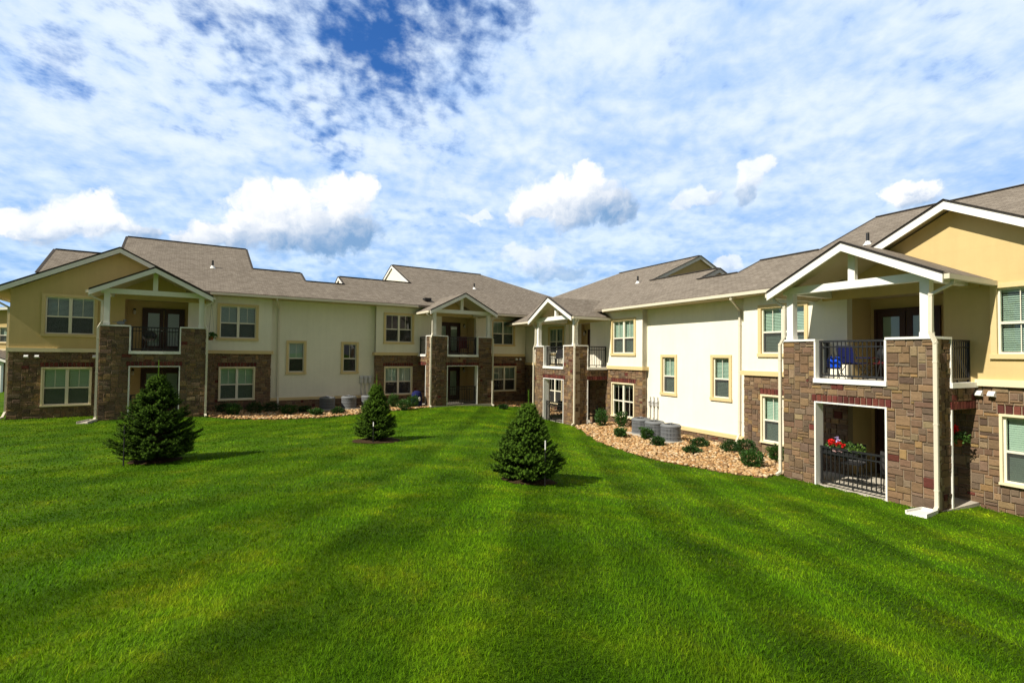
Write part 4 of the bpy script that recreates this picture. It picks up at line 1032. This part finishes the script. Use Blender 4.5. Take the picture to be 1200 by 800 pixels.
# ------------------------------------------------------------------ spruces
def spruce(x, y, h, rmax, label, seed, light):
    g = np.random.default_rng(seed); z0 = gz(x, y) + .02
    root = empty('spruce_tree', (x, y, z0)); tag(root, label, 'spruce tree', 'young spruce trees on the lawn')
    tk = MB(1); tk.tube([(0, 0, -.1), (.01, 0, h * .3), (0, .01, h * .7), (0, 0, h * .97)], [.045, .035, .02, .006], 8); tk.build('trunk', M['bark'], root)
    stems = []; tips = []
    def prof(t): return rmax * np.minimum(1.0, (t + .22) / .34) * np.maximum(.015, (1 - t)) ** 1.04 * 1.20
    nb_ = 430
    br = MB(1)
    for i in range(nb_):
        t = .03 + .93 * (i + g.random() * .8) / nb_; t = t ** 1.12
        if t > .95: continue
        az_ = g.random() * 6.283; L = prof(t) * (.80 + .32 * g.random()); zb = h * t * .97 + .04 + .08 * L * g.random()
        dirx, diry = math.cos(az_), math.sin(az_); sag = -.30 * (1 - t) + .30 * t
        pts = []
        for k in range(7):
            f = k / 6; pts.append(np.array([dirx * L * f, diry * L * f, max(.04, zb + sag * L * f + .34 * L * f * f)]))
        br.tube([tuple(p) for p in pts[::2]], [.010, .008, .006, .003], 4, cap=False)
        ns = max(6, int(L * 30))
        for k in range(ns):
            f = .28 + .72 * (k + g.random()) / ns; j = min(5, int(f * 6)); p = pts[j] + (pts[j + 1] - pts[j]) * (f * 6 - j)
            side = (1 if k % 2 else -1) * (.95 - .45 * f) * (.6 + .6 * g.random()); a2 = az_ + side
            d = np.array([math.cos(a2), math.sin(a2), .12 + .45 * g.random() + .2 * t]); stems.append((p, d / np.linalg.norm(d), .075 + .075 * g.random(), .3 + .7 * f))
        d = pts[6] - pts[5]; d[2] += .4 * np.linalg.norm(d); stems.append((pts[6], d / np.linalg.norm(d), .10, 1.0))
    for k in range(5):                                   # leader and its whorl
        a2 = k * 1.257 + g.random(); dl = np.array([math.cos(a2) * .45, math.sin(a2) * .45, .85]); stems.append((np.array([0, 0, h * .90]), dl / np.linalg.norm(dl), .19 + .06 * g.random(), 1.0))
    for k in range(6): stems.append((np.array([0, 0, h * (.84 + .05 * k)]), np.array([.05 * (g.random() - .5), .05 * (g.random() - .5), 1.0]), .16, 1.0))
    br.build('branch', M['bark'], root)['kind'] = 'stuff'
    lead = len(stems)
    P = np.array([s_[0] for s_ in stems]); Dv = np.array([s_[1] for s_ in stems]); Ls = np.array([s_[2] for s_ in stems]); Fo = np.array([s_[3] for s_ in stems])
    n = len(P); k = 24; f = np.tile((np.arange(k) + .5) / k, (n, 1)); ang = g.random((n, 1)) * 6.283 + np.arange(k)[None] * 2.4
    up_ = np.where(np.abs(Dv[:, 2:3]) > .9, np.array([[1., 0, 0]]), np.array([[0, 0, 1.]])); X = np.cross(Dv, up_); X /= np.linalg.norm(X, axis=1)[:, None]; Y = np.cross(X, Dv)
    base = P[:, None] + Dv[:, None] * (Ls[:, None] * f)[..., None]
    rad = X[:, None] * np.cos(ang)[..., None] + Y[:, None] * np.sin(ang)[..., None]
    nd = rad * .80 + Dv[:, None] * .62; nl = (.030 + .018 * g.random((n, k)))[..., None]; tang = np.cross(nd, Dv[:, None]); tang /= (np.linalg.norm(tang, axis=2, keepdims=True) + 1e-9)
    wv_ = .0066 * tang
    V = np.stack([base - wv_, base + wv_, base + nd * nl], 2).reshape(-1, 3)
    new = np.clip((f - .45) * 1.6, 0, 1) * Fo[:, None]
    cd = np.array((.026, .056, .008)) * light; cl_ = np.array((.105, .195, .018)) * light
    new[-11:] = 1.5
    C = (cd + (cl_ - cd) * (new * (.5 + .7 * g.random((n, 1))))[..., None]) * (.8 + .4 * g.random((n, 1, 1)))
    C = np.repeat(C.reshape(-1, 3), 3, 0)
    np_mesh('crown', V, np.arange(len(V)).reshape(-1, 3), C, M['needle'], root)
    return root
def stake(x, y, z0, h, label, tip=True):
    o = empty('tree_stake', (x, y, z0)); tag(o, label, 'stake', 'tree stakes')
    m_ = MB(1); m_.box(-.011, .011, -.009, .009, -.25, h * .80); m_.build('post', M['black'], o)
    if not tip: return
    m_ = MB(1); m_.box(-.0112, .0112, -.0092, .0092, h * .80 + .001, h); m_.build('painted_tip', M['ventmet'], o)
spruce(-8.42, 12.22, 2.02, .84, 'dark bushy spruce with a spiky leader in front of the left stone porch', 3, .85)
spruce(-4.12, 15.66, 1.66, .56, 'smallest spruce with a mulch ring near the middle of the lawn', 5, 1.0)
spruce(.36, 10.75, 1.56, .68, 'dense rounded spruce nearest the inner corner porches', 9, 1.12)
stake(-8.60, 11.44, gz(-8.60, 11.44), 1.15, 'dark thin stake in front of the dark bushy spruce at left', False)
stake(-4.02, 15.0, gz(-4.02, 15.0), .62, 'short stake with a pale tip before the smallest spruce')
stake(.68, 10.20, gz(.68, 10.20), .90, 'thin stake with a pale tip on the right side of the nearest dense spruce')

# ------------------------------------------------------------------ shrubs
def shrub(px, py, rw, hh, label, kind, seed, shade=1.0):
    g = np.random.default_rng(seed); x, y, z0 = img_ground(px, py)
    root = empty('shrub', (x, y, z0)); tag(root, label, 'shrub', 'low shrubs in the rock beds')
    n = 1500 if kind == 'mound' else 1300
    u = g.normal(size=(n, 3)); u /= np.linalg.norm(u, axis=1)[:, None]; r = (.45 + .55 * g.random(n)) ** .8
    lump = 1 + .22 * np.sin(u[:, 0] * 4 + seed) * np.cos(u[:, 1] * 5 + seed * .7) + .14 * np.sin(u[:, 2] * 7 + seed)
    P = u * (r * lump)[:, None] * np.array([rw, rw, hh * .55]); P[:, 2] = P[:, 2] + hh * .52
    if kind == 'up': P[:, :2] *= (.55 + .55 * np.clip(P[:, 2:3] / hh, 0, 1)); 
    P[:, 2] = np.maximum(P[:, 2], .015)
    d = u + g.normal(size=(n, 3)) * .5 + np.array([0, 0, .5 if kind == 'up' else .25]); d /= np.linalg.norm(d, axis=1)[:, None]
    a = np.cross(d, g.normal(size=(n, 3))); a /= np.linalg.norm(a, axis=1)[:, None]
    L = ((.05 if kind == 'mound' else .07) * (.7 + .6 * g.random(n)))[:, None]; w_ = L * (.36 if kind == 'mound' else .28)
    V = np.stack([P, P + d * L * .5 + a * w_, P + d * L, P + d * L * .5 - a * w_], 1).reshape(-1, 3)
    c0 = np.array((.020, .058, .010) if kind == 'mound' else (.034, .092, .014)) * shade
    C = np.repeat(c0 * (.7 + .75 * g.random((n, 1))) + (g.random((n, 1)) < .12) * np.array((.02, .03, .004)), 4, 0)
    np_mesh('foliage', V, np.arange(n * 4).reshape(-1, 4), C, M['leaf'], root)
    st_ = MB(1)
    for k in range(7):
        b = 6.283 * k / 7; st_.tube([(0, 0, -.03), (math.cos(b) * rw * .3, math.sin(b) * rw * .3, hh * .45), (math.cos(b) * rw * .55, math.sin(b) * rw * .55, hh * .85)], [.01, .007, .003], 5)
    st_.build('stems', M['bark'], root)
SH = [(705, 500, .42, .85, 'tall upright shrub at the far tip of the right rock bed by the inner porch', 'up'),
      (728, 501, .38, .72, 'upright shrub under the four-pane lower window of the sunlit wing', 'up'),
      (727, 513, .34, .42, 'round shrub in front of the upright one under the four-pane window', 'up'),
      (758, 515, .36, .52, 'leafy shrub just in front of the gap between the two farther right condensers', 'up'),
      (771, 523, .30, .40, 'small round shrub on the lawn side of the middle right condenser', 'mound'),
      (820, 524, .40, .36, 'dark mound shrub against the stone base right of the nearest condenser', 'mound'),
      (811, 531, .36, .26, 'low flat shrub alone amid the widest part of the right rock bed', 'mound'),
      (856, 530, .40, .42, 'dark mound shrub left of the downspout foot on the sunlit cream wall', 'mound'),
      (874, 533, .42, .56, 'mound shrub behind the biggest bush, below the cream and stone join', 'mound'),
      (881, 548, .48, .56, 'biggest bushy shrub, nearest the lawn edge of the right rock bed', 'up'),
      (911, 541, .40, .56, 'upright shrub tucked against the near stone porch pier, under the half-hidden window', 'up'),
      (263, 484, .50, .55, 'dark shrub under the left part of the lower window beside the left porch', 'mound'),
      (273, 487, .50, .62, 'brighter shrub in front, below the lower window beside the left porch', 'up'),
      (298, 484.5, .48, .62, 'dark shrub below the right edge of the lower window beside the left porch', 'mound'),
      (318, 483, .55, .55, 'dark wide shrub at the corner of stone and cream on the shaded wing', 'mound'),
      (338, 485.5, .55, .52, 'green spreading shrub just right of the shaded recess downspout', 'up'),
      (357, 483.5, .42, .40, 'small dark mound left of the leftmost shaded condenser', 'mound'),
      (371, 487, .44, .40, 'bright low shrub before the left shaded condenser, nearest the lawn', 'up'),
      (396, 485.5, .38, .42, 'dark shrub in front of the gap between the two shaded condensers', 'mound'),
      (461, 478, .40, .85, 'sparse tall shrub under the lower window left of the middle porch', 'up'),
      (474, 480.5, .58, .62, 'large round shrub at the lawn edge left of the middle porch', 'up'),
      (484, 477.5, .45, .75, 'shrub behind the large round one, left of the middle porch', 'up'),
      (590, 479, .34, .30, 'tiny black-green shrub in the small corner rock bed', 'mound')]
for i, (px, py, rw, hh, lb, kd) in enumerate(SH): shrub(px, py, rw * (.80 if px > 640 else .78), hh * (.88 if px > 640 else .80), lb, kd, 20 + i)

# ------------------------------------------------------------------ condensers
def make_ac(label, w, u, v):
    x, y = wl(w, u, v); z = gz(x, y); R0, H = .37, .62
    root = empty('air_conditioner', (x, y, z + .03), (A_L if w == 'L' else A_R)); tag(root, label, 'air conditioner', 'condenser units in the rock beds')
    m_ = MB(1); m_.box(-.45, .45, -.45, .45, -.12, .05); m_.build('base_pad', M['concrete'], root)
    m_ = MB(1); m_.lathe([(R0 - .05, .06), (R0 - .05, H - .03)], 28); m_.build('coil', M['acdark'], root)
    m_ = MB(1)
    for k in range(44):
        a = 6.283 * k / 44; ca, sa = math.cos(a), math.sin(a); m_.bar((ca * R0, sa * R0, .07), (ca * R0, sa * R0, H - .02), .030, .012, upv=(ca, sa, 0))
    for z_ in (.22, .38, .52): m_.lathe([(R0 + .004, z_ - .012), (R0 + .012, z_), (R0 + .004, z_ + .012)], 32)
    m_.lathe([(R0 + .02, .04), (R0 + .02, .10), (R0 - .02, .10)], 32); m_.build('side_grille', M['acgrey'], root)
    m_ = MB(1); m_.lathe([(R0 - .03, H - .05), (R0 + .025, H - .05), (R0 + .03, H), (R0 - .02, H + .05), (R0 * .70, H + .06), (R0 * .68, H + .03)], 32); cp_ = m_.build('top_cap', M['acgrey'], root)
    m_ = MB(1)
    for q in range(1, 6): m_.lathe([(R0 * .68 * q / 5.3 - .006, H + .065 + .012 * (6 - q) * .5), (R0 * .68 * q / 5.3 + .006, H + .065 + .012 * (6 - q) * .5)], 24)
    for k in range(8):
        a = 6.283 * k / 8; m_.bar((0, 0, H + .10), (math.cos(a) * R0 * .7, math.sin(a) * R0 * .7, H + .062), .012, .01)
    m_.lathe([(.0, H + .115), (.07, H + .11), (.08, H + .09)], 16); m_.build('fan_guard', M['acgrey'], cp_)
    m_ = MB(1); m_.tube([(R0 - .01, 0, .25), (R0 + .10, .0, .22), (R0 + .16, 0 , .05)], .018, 6); m_.build('refrigerant_line', M['black'], root)
for lb, w, u, v in [('grey round condenser nearest the viewer in the right rock bed', 'R', 12.15, 1.0), ('middle grey condenser of the three along the sunlit wing', 'R', 13.10, .95), ('farthest grey condenser of the three, nearest the inner porch', 'R', 13.98, .90),
                    ('left grey condenser below the two small windows of the shaded wing', 'L', 12.2, .85), ('middle grey condenser on the shaded wing, left of the smallest spruce', 'L', 13.3, .85), ('grey condenser on the shaded wing mostly hidden behind the smallest spruce', 'L', 14.35, .85)]: make_ac(lb, w, u, v)

# ------------------------------------------------------------------ splash blocks
def splash(w, u, v, ang, label, mt):
    x, y = wl(w, u, v); o = empty('splash_block', (x, y, gz(x, y) + .02), ang); tag(o, label, 'splash block', 'downspout splash blocks')
    gx_ = gz(x + .4 * math.cos(ang), y + .4 * math.sin(ang)) - gz(x, y); o.rotation_euler[1] = -math.atan2(gx_, .4)
    m_ = MB(1); m_.prism([(0, -.15, -.03), (.75, -.19, -.03), (.75, .19, -.03), (0, .15, -.03)], (0, 0, .045)); m_.build('trough', mt, o)
    m_ = MB(1); m_.prism([(0, -.15, .0155), (.75, -.19, .0155), (.75, -.165, .0155), (.0, -.125, .0155)], (0, 0, .05)); m_.prism([(0, .125, .0155), (.75, .165, .0155), (.75, .19, .0155), (0, .15, .0155)], (0, 0, .05)); m_.box(-.03, .0, -.15, .15, -.03, .065); m_.build('rim', mt, o)
splash('R', 3.10, VP + .20, A_R + math.pi / 2 + .12, 'white splash block under the downspout of the near right porch', M['white'])
splash('L', 2.95, VP + .20, A_L - math.pi / 2 - .30, 'grey splash block under the downspout of the left porch', M['concrete'])

# ------------------------------------------------------------------ things on the balconies and patios
def at(w, u, v, z, turn=0.0):
    x, y = wl(w, u, v); return (x, y, z + GL[w]), (A_L if w == 'L' else A_R) + turn
DECK = -.03
def camp_chair(w, u, v, z, cloth, label, turn):
    p, a = at(w, u, v, z, turn); o = empty('folding_chair', p, a); tag(o, label, 'chair')
    m_ = MB(1); m_.prism([(-.26, -.22, .42), (.26, -.22, .42), (.24, .24, .46), (-.24, .24, .46)], (0, 0, .02)); m_.build('seat', cloth, o)
    m_ = MB(1); m_.prism([(-.22, -.24, .46), (.22, -.24, .46), (.21, -.40, .95), (-.21, -.40, .95)], (0, -.025, 0)); m_.build('backrest', cloth, o)
    for sx in (-1, 1):
        for (y0_, y1_) in ((-.26, .28), (.28, -.26)):
            m_ = MB(1); m_.tube([(sx * .28, y0_, .0), (sx * .28, y1_, .44)], .011, 6); m_.build('leg', M['black'], o)
        m_ = MB(1); m_.box(sx * .30 - .035, sx * .30 + .035, -.30, .26, .60, .63); m_.build('armrest', cloth, o)
        m_ = MB(1); m_.tube([(sx * .28, -.24, .42), (sx * .275, -.43,   .87)], .011, 6); m_.build('back_post', M['black'], o)
def patio_chair(w, u, v, z, mt, label, turn, hh=.95):
    p, a = at(w, u, v, z, turn); o = empty('patio_chair', p, a); tag(o, label, 'chair')
    m_ = MB(1); m_.prism([(-.25, -.24, .42), (.25, -.24, .42), (.25, .24, .43), (-.25, .24, .43)], (0, 0, .03)); m_.build('seat', mt, o)
    m_ = MB(1); m_.prism([(-.25, -.24, .46), (.25, -.24, .46), (.23, -.36, hh), (-.23, -.36, hh)], (0, -.03, 0)); m_.build('backrest', mt, o)
    for sx in (-1, 1):
        for sy in (-1, 1):
            m_ = MB(1); m_.tube([(sx * .24, sy * .24, 0), (sx * .22, sy * .2, .42)], .014, 6); m_.build('leg', mt, o)
        m_ = MB(1); m_.tube([(sx * .25, .22, .42), (sx * .27, .22, .64), (sx * .27, -.28, .66)], .014, 6); m_.build('armrest', mt, o)
camp_chair('R', 5.45, .85, DECK, M['bluecloth'], 'navy blue folding camp chair on the near right balcony', 1.0)
camp_chair('R', 5.05, .30, DECK, M['maroon'], 'maroon folding chair behind the blue one on the near right balcony', -.2)
def bottle(w, u, v, z, label):
    p, a = at(w, u, v, z); o = empty('water_jug', p, a); tag(o, label, 'jug', 'bright blue jugs on the balcony')
    m_ = MB(1); m_.lathe([(.0, 0), (.075, .0), (.085, .03), (.085, .22), (.05, .28), (.035, .31)], 14); m_.build('body', M['brightblue'], o)
    m_ = MB(1); m_.lathe([(.04, .305), (.04, .35), (.0, .352)], 12); m_.build('lid', M['black'], o)
def stool(w, u, v, z, label):
    p, a = at(w, u, v, z); o = empty('side_table', p, a); tag(o, label, 'table')
    m_ = MB(1); m_.lathe([(0, .30), (.20, .30), (.20, .33), (0, .335)], 20); m_.build('tabletop', M['black'], o)
    for k in range(3):
        b = 2.09 * k; m_ = MB(1); m_.tube([(.15 * math.cos(b), .15 * math.sin(b), 0), (.11 * math.cos(b), .11 * math.sin(b), .30)], .012, 6); m_.build('leg', M['black'], o)
stool('R', 5.72, 1.22, DECK, 'small black round table beside the blue camp chair')
bottle('R', 5.80, 1.24, DECK + .335, 'left bright blue jug on the small black table'); bottle('R', 5.62, 1.22, DECK + .335, 'right bright blue jug on the small black table')
def grill(w, u, v, z, label):
    p, a = at(w, u, v, z); o = empty('kettle_grill', p, a); tag(o, label, 'grill')
    m_ = MB(1); m_.lathe([(0, .48), (.16, .51), (.25, .60), (.27, .68), (.27, .69)], 22); m_.build('bowl', M['black'], o)
    m_ = MB(1); m_.lathe([(.275, .69), (.27, .74), (.20, .86), (.08, .92), (0, .93)], 22); l_ = m_.build('lid', M['black'], o)
    m_ = MB(1); m_.tube([(-.05, 0, .92), (-.05, 0, .96), (.05, 0, .96), (.05, 0, .92)], .01, 6); m_.build('handle', M['door'], l_)
    for k in range(3):
        b = 2.09 * k + .4; m_ = MB(1); m_.tube([(.26 * math.cos(b), .26 * math.sin(b), 0), (.16 * math.cos(b), .16 * math.sin(b), .53)], .013, 6); m_.build('leg', M['black'], o)
grill('L', 4.66, 1.0, DECK, 'dark round kettle grill behind the left balcony railing')
grill('R', 4.75, .45, DECK, 'black kettle grill in front of the doors on the near right balcony')
patio_chair('L', 20.05, .75, DECK, M['maroon'], 'maroon high-backed chair on the middle balcony', 2.8, 1.15)
patio_chair('R', 20.75, .95, DECK, M['black'], 'dark chair on the inner corner balcony', .3)
patio_chair('R', 20.6, .9, SLAB + .02, M['black'], 'dark chair on the patio under the inner corner balcony', .4)
patio_chair('R', 18.2, .5, SLAB + .02, M['black'], 'dark chair by the side opening of the inner corner patio', -.5)
patio_chair('R', 4.5, .75, SLAB + .02, M['black'], 'dark chair on the right of the near right patio', .6)
patio_chair('R', 5.75, .35, SLAB + .02, M['black'], 'dark chair deep in the left of the near right patio', .2)
def blossoms(o, c, r, n, colr, seed, name, size=.035):
    g = np.random.default_rng(seed); P = g.normal(size=(n, 3)); P /= np.linalg.norm(P, axis=1)[:, None]; P = P * np.array(r) * (.6 + .5 * g.random((n, 1))) + np.array(c)
    k = 4; V = []; C = []
    for p in P:
        for q in range(k):
            a_ = g.normal(size=3); a_ /= np.linalg.norm(a_); b_ = np.cross(a_, g.normal(size=3)); b_ /= np.linalg.norm(b_)
            V += [p, p + (a_ + b_ * .5) * size, p + a_ * size * 1.4, p + (a_ - b_ * .5) * size]; cc = np.array(colr) * (.7 + .6 * g.random()); C += [cc] * 4
    V = np.array(V); np_mesh(name, V, np.arange(len(V)).reshape(-1, 4), np.array(C), M['petal'] if name != 'foliage' else M['leaf'], o)
def planter(w, u, v, z, label):
    p, a = at(w, u, v, z); o = empty('flower_planter', p, a); tag(o, label, 'planter')
    m_ = MB(1); m_.prism([(-.40, -.09, 0), (.40, -.09, 0), (.40, .09, 0), (-.40, .09, 0)], (0, 0, .015)); m_.prism([(-.40, -.09, .015), (-.43, -.12, .2), (-.43, -.10, .2), (-.38, -.075, .015)], (.8, 0, 0)) if False else None
    for d in ((-.42, .42, -.11, -.09, .016, .19), (-.42, .42, .09, .11, .016, .19), (-.42, -.40, -.089, .089, .016, .19), (.40, .42, -.089, .089, .016, .19)): m_.box(*d)
    m_.build('trough', M['black'], o)
    m_ = MB(1); m_.box(-.398, .398, -.088, .088, .02, .165); m_.build('soil', M['soil'], o)
    blossoms(o, (0, 0, .27), (.42, .16, .14), 130, (.06, .13, .03), 1, 'foliage', .045); blossoms(o, (-.38, .02, .26), (.22, .14, .12), 40, (.10, .17, .03), 8, 'foliage', .05)
    blossoms(o, (.22, .08, .36), (.09, .07, .07), 16, (.75, .02, .02), 2, 'red_flower', .04); blossoms(o, (-.04, .10, .34), (.09, .07, .06), 16, (.75, .02, .02), 3, 'red_flower', .04)
    blossoms(o, (.09, .04, .45), (.06, .05, .05), 8, (.55, .45, .75), 4, 'white_flower', .035); blossoms(o, (.02, .14, .18), (.14, .05, .05), 9, (.7, .45, .45), 5, 'white_flower', .03)
planter('R', 5.28, 1.64, -2.04, 'railing planter with red and white flowers on the near right patio')
def hanging_basket(w, u, v, ztop, zb, label, red=True):
    p, a = at(w, u, v, 0); o = empty('hanging_basket', p, a); tag(o, label, 'hanging basket')
    m_ = MB(1); m_.lathe([(0, zb), (.09, zb + .01), (.15, zb + .15), (.155, zb + .17), (.13, zb + .165)], 18); m_.build('pot', M['terracotta'], o)
    for k in range(3):
        b = 2.09 * k; m_ = MB(1); m_.tube([(.15 * math.cos(b), .15 * math.sin(b), zb + .16), (0, 0, ztop)], .004, 4); m_.build('chain', M['black'], o)
    blossoms(o, (0, 0, zb + .22), (.25, .25, .13), 90, (.07, .15, .03), 6, 'foliage', .05)
    if red: blossoms(o, (.05, .02, zb + .42), (.10, .08, .10), 26, (.8, .02, .015), 7, 'red_flower', .045)
hanging_basket('R', 3.30, .42, -.36, -1.52, 'terracotta hanging basket with red flowers in the side opening of the near right porch')
hanging_basket('L', 6.95, .95, 2.35, .55, 'dark leafy hanging basket outside the right side of the left balcony', False)
def covered_bin(w, u, v, label):
    p, a = at(w, u, v, 0); x, y = wl(w, u, v); z = gz(x, y); o = empty('covered_grill', (x, y, z + .03), a); tag(o, label, 'covered grill')
    m_ = MB(1); m_.lathe([(.30, -.06), (.31, .0), (.29, .5), (.30, .62), (.24, .78), (.10, .86), (0, .87)], 18); m_.build('cover', M['bluecloth'], o)
    m_ = MB(1); m_.ell((.05, .27, .42) if w == 'R' else (.05, -.29, .42), (.07, .02, .12), 10, 6); m_.build('white_tag', M['ventmet'], o)
covered_bin('L', 16.95, 1.15, 'dark blue covered grill in the rocks left of the middle porch')
p, a = at('L', 3.72, VP - .14, 1.078); o = empty('garden_ornament', p, a); tag(o, 'small grey bird-shaped ornament on the left porch pier cap', 'ornament')
m_ = MB(1); m_.ell((0, 0, .09), (.14, .08, .085), 14, 8); m_.build('body', M['acgrey'], o)
m_ = MB(1); m_.ell((.12, 0, .19), (.055, .05, .055), 12, 8); m_.prism([(.16, -.015, .185), (.22, 0, .18), (.16, .015, .185)], (0, 0, .02)); m_.build('head', M['acgrey'], o)
m_ = MB(1); m_.prism([(-.10, -.03, .09), (-.26, -.04, .12), (-.26, .04, .12), (-.10, .03, .09)], (0, 0, .02)); m_.build('tail', M['acgrey'], o)
